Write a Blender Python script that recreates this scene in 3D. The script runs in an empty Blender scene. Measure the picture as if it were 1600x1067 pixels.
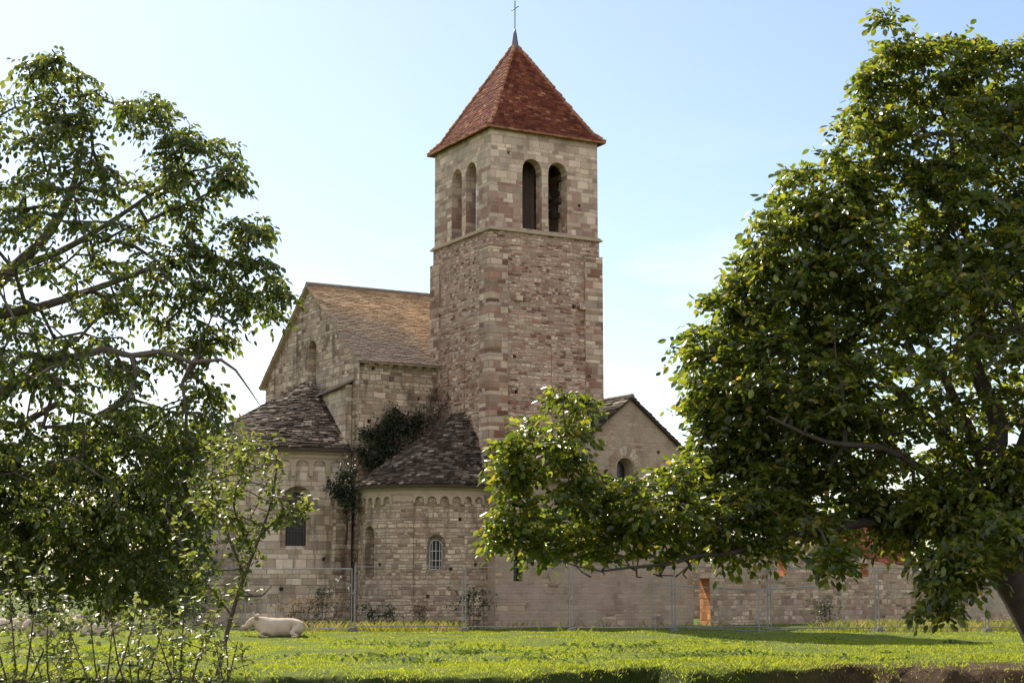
import bpy, bmesh, math, random
import numpy as np
from mathutils import Vector, Matrix, noise

random.seed(7); rng = np.random.default_rng(7)
R = math.radians
S = bpy.context.scene

# ------------------------------------------------------------------ camera
FPX, YH, CX, CY, EYE = 2574.0, 912.0, 800.0, 533.5, 1.6
PITCH = math.atan((YH - CY) / FPX); CP, SP = math.cos(PITCH), math.sin(PITCH)
cam = bpy.data.cameras.new('camera'); cam_o = bpy.data.objects.new('camera', cam)
S.collection.objects.link(cam_o); S.camera = cam_o
cam_o.location = (0, 0, EYE); cam_o.rotation_euler = (math.pi / 2 + PITCH, 0, 0)
cam.sensor_width = 36; cam.lens = FPX / 1600 * 36; cam.clip_start = .1; cam.clip_end = 4000

# ------------------------------------------------------------------ world, sun, exposure
SUN_AZ, SUN_EL = R(28), R(43)          # azimuth measured to the left of straight ahead
w = bpy.data.worlds.new('World'); S.world = w; w.use_nodes = True
nt = w.node_tree; N = nt.nodes; Lk = nt.links; N.clear()
sky = N.new('ShaderNodeTexSky'); sky.sky_type = 'NISHITA'; sky.sun_disc = False
sky.sun_elevation = SUN_EL; sky.sun_rotation = -SUN_AZ
sky.air_density = 1.0; sky.dust_density = .75; sky.ozone_density = 1.1
tc = N.new('ShaderNodeTexCoord')
sep = N.new('ShaderNodeSeparateXYZ'); Lk.new(tc.outputs['Generated'], sep.inputs[0])
mp = N.new('ShaderNodeMapping'); mp.inputs['Scale'].default_value = (1.0, 1.0, 3.2)
Lk.new(tc.outputs['Generated'], mp.inputs[0])
cn = N.new('ShaderNodeTexNoise'); cn.inputs['Scale'].default_value = 5.5; cn.inputs['Detail'].default_value = 5
cn.inputs['Roughness'].default_value = .55; Lk.new(mp.outputs[0], cn.inputs['Vector'])
cr = N.new('ShaderNodeMapRange'); cr.inputs['From Min'].default_value = .5; cr.inputs['From Max'].default_value = .72
Lk.new(cn.outputs['Fac'], cr.inputs[0])
el = N.new('ShaderNodeMapRange'); el.inputs['From Min'].default_value = .28; el.inputs['From Max'].default_value = .10
el.inputs['To Min'].default_value = 0; el.inputs['To Max'].default_value = .85; Lk.new(sep.outputs['Z'], el.inputs[0])
mu = N.new('ShaderNodeMath'); mu.operation = 'MULTIPLY'; Lk.new(cr.outputs[0], mu.inputs[0]); Lk.new(el.outputs[0], mu.inputs[1])
mx = N.new('ShaderNodeMixRGB'); Lk.new(mu.outputs[0], mx.inputs[0]); Lk.new(sky.outputs[0], mx.inputs[1])
mx.inputs[2].default_value = (7.8, 8.0, 8.4, 1)
# unseen bright clouds added behind the camera as fill for the shaded walls
c2 = N.new('ShaderNodeTexNoise'); c2.inputs['Scale'].default_value = 3.2; c2.inputs['Detail'].default_value = 6
Lk.new(mp.outputs[0], c2.inputs['Vector'])
k2 = N.new('ShaderNodeMapRange'); k2.inputs['From Min'].default_value = .40; k2.inputs['From Max'].default_value = .56; Lk.new(c2.outputs['Fac'], k2.inputs[0])
b2 = N.new('ShaderNodeMapRange'); b2.inputs['From Min'].default_value = .05; b2.inputs['From Max'].default_value = -.45; Lk.new(sep.outputs['Y'], b2.inputs[0])
m2 = N.new('ShaderNodeMath'); m2.operation = 'MULTIPLY'; Lk.new(k2.outputs[0], m2.inputs[0]); Lk.new(b2.outputs[0], m2.inputs[1])
mx2 = N.new('ShaderNodeMixRGB'); Lk.new(m2.outputs[0], mx2.inputs[0]); Lk.new(mx.outputs[0], mx2.inputs[1])
mx2.inputs[2].default_value = (11.4, 10.9, 10.6, 1)
bg = N.new('ShaderNodeBackground'); bg.inputs['Strength'].default_value = .098
Lk.new(mx2.outputs[0], bg.inputs['Color'])
ow = N.new('ShaderNodeOutputWorld'); Lk.new(bg.outputs[0], ow.inputs[0])
sun = bpy.data.lights.new('sun', 'SUN'); sun.energy = 4.7; sun.angle = R(.5); sun.color = (1, .91, .78)
sun_o = bpy.data.objects.new('sun', sun); S.collection.objects.link(sun_o)
to_sun = Vector((-math.sin(SUN_AZ) * math.cos(SUN_EL), math.cos(SUN_AZ) * math.cos(SUN_EL), math.sin(SUN_EL)))
sun_o.rotation_euler = to_sun.to_track_quat('Z', 'Y').to_euler(); sun_o.location = (-30, 60, 60)
S.view_settings.view_transform = 'Standard'; S.view_settings.look = 'None'; S.view_settings.gamma = 1
S.view_settings.exposure = 0.72
S.cycles.max_bounces = 7; S.cycles.diffuse_bounces = 3; S.cycles.glossy_bounces = 2
S.cycles.transmission_bounces = 4; S.cycles.transparent_max_bounces = 8
S.cycles.sample_clamp_indirect = 6

# ------------------------------------------------------------------ helpers
def at(px, py, Y):
    u = (px - CX) / FPX; v = (CY - py) / FPX
    d = (u, CP - v * SP, SP + v * CP); s = Y / d[1]
    return Vector((d[0] * s, Y, EYE + d[2] * s))

def tag(o, label=None, cat=None, group=None, kind=None):
    if label: o['label'] = label
    if cat: o['category'] = cat
    if group: o['group'] = group
    if kind: o['kind'] = kind
    return o

def empty(name, loc, rz=0):
    o = bpy.data.objects.new(name, None); S.collection.objects.link(o)
    o.location = loc; o.rotation_euler = (0, 0, rz); o.empty_display_size = .3
    return o

def link(name, me, mat=None, parent=None):
    o = bpy.data.objects.new(name, me); S.collection.objects.link(o)
    if mat and not me.materials: me.materials.append(mat)
    if parent: o.parent = parent
    return o

def uv_box(me, ang=0):
    uvl = me.uv_layers.get('UVMap') or me.uv_layers.new(name='UVMap')
    for p in me.polygons:
        n = p.normal
        flat = abs(n.z) > .85
        h = math.hypot(n.x, n.y)
        for li in p.loop_indices:
            c = me.vertices[me.loops[li].vertex_index].co
            uvl.data[li].uv = (c.x, c.y) if flat else ((-n.y * c.x + n.x * c.y) / h + 40, c.z + 10)

def uv_apse(me, cx, yc, rad):
    uv_box(me)
    uvl = me.uv_layers['UVMap']
    for p in me.polygons:
        n = p.normal; c = p.center
        if abs(n.z) > .85 or c.x > cx + .02: continue
        d = Vector((c.x - cx, c.y - yc, 0)); 
        if d.length < 1e-4 or d.normalized().dot(n) < .8: continue
        for li in p.loop_indices:
            v = me.vertices[me.loops[li].vertex_index].co
            a = math.atan2(v.y - yc, -(v.x - cx))
            uvl.data[li].uv = (a * rad + 70, v.z + 10)

class MB:
    def __init__(s): s.v = []; s.f = []
    def add(s, vs, fs):
        o = len(s.v); s.v += [tuple(q) for q in vs]; s.f += [tuple(i + o for i in f) for f in fs]
    def poly(s, *pts): s.add(pts, [tuple(range(len(pts)))])
    def box(s, x0, x1, y0, y1, z0, z1):
        s.add([(x0,y0,z0),(x1,y0,z0),(x1,y1,z0),(x0,y1,z0),(x0,y0,z1),(x1,y0,z1),(x1,y1,z1),(x0,y1,z1)],
              [(0,3,2,1),(4,5,6,7),(0,1,5,4),(1,2,6,5),(2,3,7,6),(3,0,4,7)])
    def prism(s, ring0, ring1):
        n = len(ring0)
        s.add(list(ring0) + list(ring1), [tuple(reversed(range(n))), tuple(range(n, 2 * n))] +
              [(i, (i + 1) % n, n + (i + 1) % n, n + i) for i in range(n)])
    def tube(s, pts, rads, k=6, caps=True):
        pts = [Vector(p) for p in pts]
        if not hasattr(rads, '__len__'): rads = [rads] * len(pts)
        o = len(s.v); prev = None
        for i, p in enumerate(pts):
            t = (pts[min(i + 1, len(pts) - 1)] - pts[max(i - 1, 0)]).normalized()
            if prev is None: a = t.orthogonal().normalized()
            else: a = (prev - t * prev.dot(t)); a = a.normalized() if a.length > 1e-5 else t.orthogonal().normalized()
            prev = a; b = t.cross(a)
            for j in range(k):
                an = 2 * math.pi * j / k
                s.v.append(tuple(p + (a * math.cos(an) + b * math.sin(an)) * rads[i]))
        for i in range(len(pts) - 1):
            for j in range(k):
                s.f.append((o + i * k + j, o + i * k + (j + 1) % k, o + (i + 1) * k + (j + 1) % k, o + (i + 1) * k + j))
        if caps:
            s.f.append(tuple(o + j for j in reversed(range(k)))); e = o + (len(pts) - 1) * k
            s.f.append(tuple(e + j for j in range(k)))
    def mesh(s, name):
        me = bpy.data.meshes.new(name); me.from_pydata(s.v, [], s.f); me.update()
        bm = bmesh.new(); bm.from_mesh(me); bmesh.ops.recalc_face_normals(bm, faces=bm.faces); bm.to_mesh(me); bm.free()
        return me
    def build(s, name, mat, parent=None, smooth=False, uv=True):
        me = s.mesh(name)
        if uv: uv_box(me)
        if smooth:
            for p in me.polygons: p.use_smooth = True
        return link(name, me, mat, parent)

def cut(o, *cutters):
    for mb in cutters:
        c = link('cutter', mb.mesh('cutter'), None, o.parent)
        m = o.modifiers.new('b', 'BOOLEAN'); m.operation = 'DIFFERENCE'; m.solver = 'EXACT'; m.object = c
        dg = bpy.context.evaluated_depsgraph_get(); dg.update()
        me = bpy.data.meshes.new_from_object(o.evaluated_get(dg))
        o.modifiers.clear(); old = o.data; o.data = me; me.name = old.name
        bpy.data.meshes.remove(old); bpy.data.objects.remove(c)
    return o

def arch_ring(P, n, z0, zt, w, off, pt=0.0, k=9):
    """arched outline in the vertical plane through P facing n, shifted off along n"""
    n = Vector((n[0], n[1], 0)).normalized(); t = Vector((-n.y, n.x, 0))
    hw = w / 2; rise = hw * (1 + pt); zs = zt - rise; out = []
    pr = [(-hw, z0), (hw, z0)]
    for i in range(k + 1):
        a = math.pi * i / k
        pr.append((hw * math.cos(a), zs + rise * math.sin(a) ** (1 if pt == 0 else .85)))
    return [Vector((P[0], P[1], 0)) + t * a + n * off + Vector((0, 0, z)) for a, z in pr]

def arch_cut(mb, P, n, z0, zt, w, out, deep, w_in=None, zt_in=None, z0_in=None, pt=0.0, shift=0):
    if pt < 0: r0, r1 = ([Vector((P[0] + a * ww_ / 2, P[1] + o_, z)) for a, z in ((-1, z0), (1, z0), (1, zt), (-1, zt))] for ww_, o_ in ((w, -out), (w_in or w, deep))); mb.prism(r0, r1); return
    r0 = arch_ring(P, n, z0, zt, w, out, pt)
    r1 = arch_ring(P, n, z0 if z0_in is None else z0_in, zt if zt_in is None else zt_in, w_in or w, -deep, pt)
    if shift:
        t = Vector((-n[1], n[0], 0)); r1 = [q + t * shift for q in r1]
    mb.prism(r0, r1)

def hole(mb, P, n, z, s=.15, d=.35):
    n = Vector((n[0], n[1], 0)).normalized(); t = Vector((-n.y, n.x, 0))
    ring = [(-s/2, -s/2), (s/2, -s/2), (s/2, s/2), (-s/2, s/2)]
    B0 = [Vector((P[0], P[1], z)) + t * a + Vector((0, 0, b)) for a, b in ring]
    mb.prism([q + n * .3 for q in B0], [q - n * d for q in B0])

# ------------------------------------------------------------------ materials
def new_mat(name):
    m = bpy.data.materials.new(name); m.use_nodes = True
    return m, m.node_tree, m.node_tree.nodes, m.node_tree.links

class NT:
    def __init__(s, t): s.t = t
    def n(s, typ, **kw):
        nd = s.t.nodes.new(typ)
        for k, v in kw.items(): setattr(nd, k, v)
        return nd
    def put(s, sock, v):
        if hasattr(v, 'is_output') or isinstance(v, bpy.types.NodeSocket): s.t.links.new(v, sock)
        else: sock.default_value = v
    def m(s, op, a, b=0.0, c=None, clamp=False):
        nd = s.n('ShaderNodeMath', operation=op); nd.use_clamp = clamp
        s.put(nd.inputs[0], a); s.put(nd.inputs[1], b)
        if c is not None: s.put(nd.inputs[2], c)
        return nd.outputs[0]
    def noise(s, vec, scale, detail=3, rough=.55, dim='3D'):
        nd = s.n('ShaderNodeTexNoise', noise_dimensions=dim)
        if vec is not None: s.put(nd.inputs['Vector'], vec)
        nd.inputs['Scale'].default_value = scale; nd.inputs['Detail'].default_value = detail
        nd.inputs['Roughness'].default_value = rough
        return nd.outputs['Fac']
    def ramp(s, fac, stops, interp='LINEAR'):
        nd = s.n('ShaderNodeValToRGB'); nd.color_ramp.interpolation = interp
        e = nd.color_ramp.elements
        while len(e) < len(stops): e.new(.5)
        for q, (p, c) in zip(e, stops): q.position = p; q.color = (*c, 1)
        s.put(nd.inputs[0], fac); return nd.outputs[0]
    def mix(s, fac, a, b, bt='MIX'):
        nd = s.n('ShaderNodeMixRGB', blend_type=bt)
        s.put(nd.inputs[0], fac)
        for i, v in ((1, a), (2, b)): s.put(nd.inputs[i], (*v, 1) if isinstance(v, tuple) and len(v) == 3 else v)
        return nd.outputs[0]
    def mr(s, v, a, b, c=0.0, d=1.0, smooth=True):
        nd = s.n('ShaderNodeMapRange', interpolation_type='SMOOTHSTEP' if smooth else 'LINEAR')
        s.put(nd.inputs[0], v)
        for i, q in enumerate((a, b, c, d)): s.put(nd.inputs[i + 1], q)
        return nd.outputs[0]
    def comb(s, x, y, z=0.0):
        nd = s.n('ShaderNodeCombineXYZ')
        for i, q in enumerate((x, y, z)): s.put(nd.inputs[i], q)
        return nd.outputs[0]
    def white(s, vec):
        nd = s.n('ShaderNodeTexWhiteNoise', noise_dimensions='3D'); s.put(nd.inputs[0], vec); return nd.outputs[0]

WARM = (1.04, .955, .90)
def warm(c): return tuple(a * b for a, b in zip(c, WARM))
def masonry(name, h, wd, stones, mortar, mw=.012, wob=.04, band=None, stain=None, stain_amt=.0, tone=.35, patch=None, bump=.4):
    """coursed stone: every stone gets its own tone; courses wander; stains with a shape of their own"""
    stones = [(p, warm(c)) for p, c in stones]; mortar = warm(mortar); stain = warm(stain) if stain else None
    m, t, nd, lk = new_mat(name); q = NT(t)
    b = nd['Principled BSDF']; b.inputs['Roughness'].default_value = .92; b.inputs['Specular IOR Level'].default_value = .15
    uvn = q.n('ShaderNodeUVMap'); sp_ = q.n('ShaderNodeSeparateXYZ'); lk.new(uvn.outputs[0], sp_.inputs[0])
    U, V = sp_.outputs[0], sp_.outputs[1]
    obj = q.n('ShaderNodeTexCoord').outputs['Object']
    lowf = q.noise(uvn.outputs[0], .45, 2); wav = q.noise(uvn.outputs[0], 2.2, 2); fine = q.noise(uvn.outputs[0], 9, 3)
    v2 = q.m('ADD', V, q.m('MULTIPLY', q.m('SUBTRACT', wav, .5), wob * 2.2))
    v2 = q.m('ADD', v2, q.m('MULTIPLY', q.m('SUBTRACT', fine, .5), wob * .7))
    v2 = q.m('ADD', v2, q.m('MULTIPLY', q.m('SINE', q.m('MULTIPLY', V, 2.3 / h * .77)), h * .28))
    vr = q.m('DIVIDE', v2, h); row = q.m('FLOOR', vr); fv = q.m('FRACT', vr)
    rr = q.white(q.comb(row, 3.7, 1.1)); wr = q.m('MULTIPLY', q.m('ADD', .55, rr), wd)
    u2 = q.m('ADD', q.m('DIVIDE', q.m('ADD', U, q.m('MULTIPLY', q.m('SUBTRACT', q.noise(q.comb(q.m('MULTIPLY', U, 1.0), row, 0.0), 1.7, 1), .5), wd * 1.4)), wr), q.m('MULTIPLY', rr, 37.0))
    col = q.m('FLOOR', u2); fu = q.m('FRACT', u2)
    rnd = q.white(q.comb(row, col, 5.3)); rnd2 = q.white(q.comb(row, col, 9.9))
    du = q.m('MULTIPLY', q.m('MINIMUM', fu, q.m('SUBTRACT', 1.0, fu)), wr); dv = q.m('MULTIPLY', q.m('MINIMUM', fv, q.m('SUBTRACT', 1.0, fv)), h)
    dm = q.m('ADD', q.m('MINIMUM', du, dv), q.m('MULTIPLY', q.m('SUBTRACT', q.noise(uvn.outputs[0], 14, 2), .5), mw * 1.6))
    joint = q.mr(dm, mw * .35, mw * 1.25, 1.0, 0.0)
    # a slow field shifts which stones dominate, so the wall has patches
    fld = q.m('MULTIPLY', q.m('SUBTRACT', lowf, .5), tone * 2.2)
    fac = q.m('ADD', rnd, fld, clamp=True)
    base = q.ramp(fac, stones)
    base = q.mix(1.0, base, q.ramp(rnd2, [(0, (.66, .66, .66)), (.5, (1, 1, 1)), (1, (1.22, 1.22, 1.22))]), 'MULTIPLY')
    if band:                      # a stretch of height where another stone is common: (z0, z1, soft, colour stops)
        z0, z1, soft, st, amt = band
        sz = q.n('ShaderNodeSeparateXYZ'); lk.new(obj, sz.inputs[0]); zz = q.m('ADD', sz.outputs[2], q.m('MULTIPLY', q.m('SUBTRACT', lowf, .5), 1.5))
        f = q.m('MULTIPLY', q.mr(zz, z0 - soft, z0 + soft), q.mr(zz, z1 - soft, z1 + soft, 1.0, 0.0))
        f = q.m('LESS_THAN', q.white(q.comb(row, col, 2.2)), q.m('MULTIPLY', f, amt))
        base = q.mix(f, base, q.ramp(rnd2, st))
    base = q.mix(joint, base, q.mix(q.noise(obj, 3, 2), mortar, tuple(c * .45 for c in mortar)))
    if patch:                     # smooth render left over the stones in irregular patches
        colp, lo, hi = patch
        pf = q.mr(q.noise(uvn.outputs[0], .9, 5, .6), lo, hi)
        base = q.mix(pf, base, q.mix(q.noise(obj, 4, 4), colp, tuple(c * .75 for c in colp)))
    gr = q.noise(obj, 1.1, 6, .65)
    base = q.mix(1.0, base, q.ramp(gr, [(.28, (.68, .66, .64)), (.5, (1, 1, 1)), (.75, (1.12, 1.1, 1.06))]), 'MULTIPLY')
    if stain:
        stk = q.noise(q.comb(U, q.m('MULTIPLY', V, .22), 0.0), 1.6, 5, .6)
        base = q.mix(q.m('MULTIPLY', q.mr(stk, .5, .7), stain_amt), base, stain)
    base = q.mix(1.0, base, q.ramp(q.noise(obj, 22, 3), [(.25, (.82, .82, .82)), (.75, (1.15, 1.15, 1.15))]), 'MULTIPLY')
    lk.new(base, b.inputs['Base Color'])
    bp = q.n('ShaderNodeBump'); bp.inputs['Strength'].default_value = bump; bp.inputs['Distance'].default_value = .05
    hgt = q.m('ADD', q.m('MULTIPLY', q.m('SUBTRACT', 1.0, joint), q.m('ADD', .5, q.m('MULTIPLY', rnd2, .5))), q.m('MULTIPLY', q.noise(obj, 16, 4), .45))
    lk.new(hgt, bp.inputs['Height']); lk.new(bp.outputs[0], b.inputs['Normal'])
    return m

def island_mat(name, stops, rough=.85, spec=.2, noise_scale=3.0, lichen=None, nz=(.7, 1.2), region=None):
    """each tile or slab its own tone (random per island)"""
    m, t, nd, lk = new_mat(name); q = NT(t)
    b = nd['Principled BSDF']; b.inputs['Roughness'].default_value = rough; b.inputs['Specular IOR Level'].default_value = spec
    g = q.n('ShaderNodeNewGeometry'); obj = q.n('ShaderNodeTexCoord').outputs['Object']
    c = q.ramp(g.outputs['Random Per Island'], stops)
    nn = q.noise(obj, noise_scale, 5, .6)
    c = q.mix(1.0, c, q.ramp(nn, [(.3, (nz[0],) * 3), (.7, (nz[1],) * 3)]), 'MULTIPLY')
    if lichen: c = q.mix(q.m('MULTIPLY', q.mr(q.noise(obj, lichen[1], 6, .65), lichen[2], lichen[2] + .14), lichen[3]), c, lichen[0])
    if region: # colour shift by position: (axis weights, lo, hi, colour, amount) in object space
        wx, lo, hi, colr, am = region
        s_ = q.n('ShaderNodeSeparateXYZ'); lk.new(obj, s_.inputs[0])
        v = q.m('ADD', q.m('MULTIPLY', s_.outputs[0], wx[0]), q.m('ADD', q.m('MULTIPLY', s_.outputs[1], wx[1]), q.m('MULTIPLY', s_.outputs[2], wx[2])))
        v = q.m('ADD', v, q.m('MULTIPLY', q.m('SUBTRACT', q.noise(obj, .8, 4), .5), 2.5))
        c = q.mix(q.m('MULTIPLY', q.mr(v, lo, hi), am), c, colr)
    lk.new(c, b.inputs['Base Color'])
    bp = q.n('ShaderNodeBump'); bp.inputs['Strength'].default_value = .35; bp.inputs['Distance'].default_value = .03
    lk.new(q.noise(obj, 18, 4), bp.inputs['Height']); lk.new(bp.outputs[0], b.inputs['Normal'])
    return m

def plain(name, c, rough=.8, spec=.3, metal=0, var=.25, scale=4.0, bump=.2):
    m, t, nd, lk = new_mat(name); q = NT(t); b = nd['Principled BSDF']
    b.inputs['Roughness'].default_value = rough; b.inputs['Metallic'].default_value = metal; b.inputs['Specular IOR Level'].default_value = spec
    obj = q.n('ShaderNodeTexCoord').outputs['Object']
    k = q.mix(q.noise(obj, scale, 5, .6), tuple(x * (1 - var) for x in c), tuple(min(1, x * (1 + var)) for x in c))
    lk.new(k, b.inputs['Base Color'])
    if bump:
        bp = q.n('ShaderNodeBump'); bp.inputs['Strength'].default_value = bump; bp.inputs['Distance'].default_value = .03
        lk.new(q.noise(obj, scale * 5, 4), bp.inputs['Height']); lk.new(bp.outputs[0], b.inputs['Normal'])
    return m

def leaf_mat(name, stops, trans, tmix=.45, rough=.42, spec=.5):
    m, t, nd, lk = new_mat(name); q = NT(t); b = nd['Principled BSDF']
    b.inputs['Roughness'].default_value = rough; b.inputs['Specular IOR Level'].default_value = spec
    g = q.n('ShaderNodeNewGeometry')
    c = q.ramp(g.outputs['Random Per Island'], stops); lk.new(c, b.inputs['Base Color'])
    tr = q.n('ShaderNodeBsdfTranslucent')
    lk.new(q.ramp(g.outputs['Random Per Island'], trans), tr.inputs[0])
    ms = q.n('ShaderNodeMixShader'); ms.inputs[0].default_value = tmix
    lk.new(b.outputs[0], ms.inputs[1]); lk.new(tr.outputs[0], ms.inputs[2]); lk.new(ms.outputs[0], nd['Material Output'].inputs[0])
    return m

M = {}
pink = [(0, (.16, .075, .055)), (.12, (.29, .155, .115)), (.24, (.42, .29, .23)), (.55, (.48, .365, .295)), (.8, (.54, .435, .355)), (1, (.61, .52, .44))]
M['tower'] = masonry('tower masonry', .105, .27, pink, (.49, .385, .31), .02, .06, stain=(.24, .15, .115), stain_amt=.5, tone=.28, bump=.7)
M['belfry'] = masonry('belfry masonry', .2, .4, [(0, (.42, .33, .26)), (.3, (.50, .42, .34)), (.7, (.56, .485, .40)), (1, (.62, .55, .46))], (.50, .41, .32), .012, .03,
                      band=(15.0, 16.9, .9, [(0, (.29, .175, .135)), (1, (.44, .30, .235))], .6), stain=(.30, .22, .17), stain_amt=.3, tone=.3)
M['quoin'] = masonry('pilaster blocks', .19, .5, [(0, (.20, .105, .08)), (.25, (.33, .22, .17)), (.5, (.44, .34, .27)), (.8, (.51, .42, .34)), (1, (.60, .52, .43))], (.44, .35, .28), .014, .03, tone=.3, bump=.6)
M['choir'] = masonry('choir masonry', .17, .36, [(0, (.22, .15, .11)), (.3, (.40, .32, .24)), (.7, (.48, .41, .32)), (1, (.56, .49, .40))], (.44, .37, .29), .02, .06,
                     stain=(.10, .082, .066), stain_amt=.85, tone=.45, bump=.7)
M['apse'] = masonry('apse masonry', .135, .3, [(0, (.24, .175, .13)), (.3, (.39, .32, .245)), (.7, (.46, .39, .305)), (1, (.55, .48, .385))], (.42, .35, .275), .02, .055,
                    stain=(.14, .11, .085), stain_amt=.8, tone=.4, bump=.7)
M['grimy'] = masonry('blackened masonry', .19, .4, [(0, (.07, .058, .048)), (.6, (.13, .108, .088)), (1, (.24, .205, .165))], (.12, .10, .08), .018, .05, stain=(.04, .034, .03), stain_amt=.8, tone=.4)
M['main apse'] = masonry('main apse masonry', .24, .5, [(0, (.38, .32, .25)), (.35, (.47, .41, .33)), (.7, (.52, .46, .38)), (1, (.58, .53, .44))], (.44, .385, .31), .013, .02,
                    stain=(.13, .112, .09), stain_amt=.85, tone=.35, bump=.6)
M['plaster'] = masonry('transept masonry', .14, .4, [(0, (.29, .21, .155)), (.4, (.37, .285, .215)), (1, (.46, .375, .29))], (.40, .31, .235), .016, .05,
                       patch=((.42, .325, .245), .36, .54), stain=(.27, .21, .165), stain_amt=.4, tone=.3)
M['ruin'] = masonry('ruin masonry', .15, .28, [(0, (.22, .15, .115)), (.3, (.34, .265, .205)), (.7, (.42, .345, .27)), (1, (.55, .48, .39))], (.40, .325, .25), .02, .07,
                    patch=((.42, .35, .27), .52, .66), stain=(.22, .18, .14), stain_amt=.55, tone=.45)
M['orange'] = masonry('sun-tinted masonry', .2, .4, [(0, (.62, .28, .12)), (1, (.78, .42, .21))], (.5, .32, .2), .016, .04, tone=.3)  # sunlight on the opening reveals put into the stone colour
M['trim'] = plain('dressed stone', (.40, .315, .225), .9, .15, var=.3, scale=2.5)
M['dark slab'] = plain('slab edge', (.2, .17, .145), .9, .15, var=.35)
M['lauze'] = island_mat('stone slabs', [(0, (.035, .026, .02)), (.5, (.085, .063, .048)), (.82, (.15, .115, .09)), (.96, (.22, .18, .145)), (1, (.36, .31, .26))],
                        .92, .08, 1.4, lichen=((.30, .27, .23), 6, .64, .4))
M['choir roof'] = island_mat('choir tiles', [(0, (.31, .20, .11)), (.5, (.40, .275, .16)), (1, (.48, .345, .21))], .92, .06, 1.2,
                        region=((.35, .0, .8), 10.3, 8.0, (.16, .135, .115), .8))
M['spire'] = island_mat('clay tiles', [(0, (.095, .032, .021)), (.5, (.15, .047, .028)), (.9, (.205, .073, .04)), (1, (.32, .16, .095))], .9, .04, 1.6, nz=(.72, 1.2))
M['hip'] = island_mat('hip tiles', [(0, (.24, .095, .05)), (1, (.40, .21, .12))], .9, .08, 2)
M['roof under'] = plain('roof underside', (.07, .05, .04), .9, .1)
M['zinc'] = plain('zinc', (.13, .13, .14), .55, .5, .4, .3, 6, 0)
M['iron'] = plain('rusty iron', (.10, .085, .08), .6, .5, .5, .3, 8, 0)
M['white iron'] = plain('pale painted iron', (.55, .53, .5), .6, .4, 0, .2, 9, 0)
M['glass'] = plain('dark window', (.018, .018, .022), .25, .5, 0, .2, 5, 0)
M['wood'] = plain('old oak', (.09, .065, .05), .85, .2, 0, .35, 5, .3)
M['bronze'] = plain('bell bronze', (.10, .085, .06), .5, .5, .8, .3, 6, 0)
M['galv'] = plain('galvanised steel', (.26, .26, .265), .6, .4, .4, .15, 20, 0)
M['concrete'] = plain('concrete', (.17, .16, .145), .9, .2, 0, .25, 7, .3)
M['plastic scrap'] = plain('white plastic', (.75, .75, .73), .5, .4, 0, .08, 9, 0)
M['bark'] = plain('walnut bark', (.075, .062, .052), .9, .2, 0, .45, 5, .6)
M['pale bark'] = plain('pale walnut bark', (.12, .10, .085), .9, .2, 0, .4, 4, .6)
M['twig'] = plain('shrub stem', (.075, .055, .042), .85, .2, 0, .3, 8, 0)
M['dry'] = leaf_mat('dry stalks', [(0, (.16, .10, .055)), (1, (.34, .24, .13))], [(0, (.25, .15, .07)), (1, (.42, .3, .15))], .35, .8, .1)
M['walnut leaf'] = leaf_mat('walnut leaves', [(0, (.018, .030, .008)), (.4, (.042, .064, .014)), (.8, (.09, .115, .023)), (.96, (.18, .16, .03)), (1, (.30, .20, .03))],
                            [(0, (.12, .18, .014)), (.5, (.29, .36, .025)), (.92, (.50, .51, .04)), (1, (.66, .46, .05))], .46, .3, .55)
M['left leaf'] = leaf_mat('left walnut leaves', [(0, (.028, .044, .013)), (.6, (.052, .074, .02)), (.95, (.095, .11, .028)), (1, (.2, .16, .04))],
                          [(0, (.11, .16, .018)), (.6, (.24, .30, .03)), (1, (.42, .42, .05))], .42, .36, .5)
M['young leaf'] = leaf_mat('young leaves', [(0, (.04, .06, .014)), (.6, (.085, .105, .024)), (1, (.18, .18, .05))],
                           [(0, (.14, .19, .025)), (.7, (.32, .35, .05)), (1, (.5, .5, .1))], .44, .42, .4)
M['grey leaf'] = leaf_mat('shrub leaves', [(0, (.055, .075, .022)), (.6, (.095, .115, .035)), (1, (.19, .18, .08))],
                        [(0, (.17, .23, .035)), (.7, (.32, .36, .07)), (1, (.48, .45, .15))], .42, .4, .45)
M['thicket leaf'] = leaf_mat('thicket leaves', [(0, (.014, .026, .009)), (.7, (.026, .044, .014)), (1, (.05, .066, .02))],
                             [(0, (.05, .085, .012)), (1, (.12, .16, .025))], .3, .5)
M['ivy leaf'] = leaf_mat('ivy leaves', [(0, (.010, .020, .008)), (.8, (.02, .034, .012)), (1, (.035, .05, .016))], [(0, (.03, .05, .01)), (1, (.06, .09, .015))], .2, .4, .5)
M['dead ivy'] = leaf_mat('withered ivy', [(0, (.05, .045, .038)), (1, (.13, .115, .095))], [(0, (.03, .03, .025)), (1, (.06, .055, .04))], .15, .8, .1)
M['grass'] = leaf_mat('meadow grass', [(0, (.055, .085, .012)), (.6, (.10, .135, .018)), (.92, (.16, .175, .03)), (1, (.26, .22, .08))],
                      [(0, (.28, .38, .015)), (.7, (.54, .59, .035)), (1, (.68, .62, .09))], .55, .5, .3)
M['tall grass'] = leaf_mat('tall dry grass', [(0, (.09, .12, .02)), (.5, (.17, .165, .045)), (1, (.30, .23, .10))],
                      [(0, (.24, .30, .03)), (.6, (.40, .38, .07)), (1, (.5, .36, .14))], .45, .6, .2)
M['dock'] = leaf_mat('dock leaves', [(0, (.035, .06, .012)), (1, (.06, .09, .02))], [(0, (.10, .17, .015)), (1, (.18, .25, .03))], .35, .75, .15)
M['cow'] = plain('cream hide', (.50, .405, .315), .9, .1, 0, .32, 3, .4)
M['muzzle'] = plain('pink muzzle', (.42, .27, .22), .6, .3, 0, .15, 9, 0)
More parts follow.
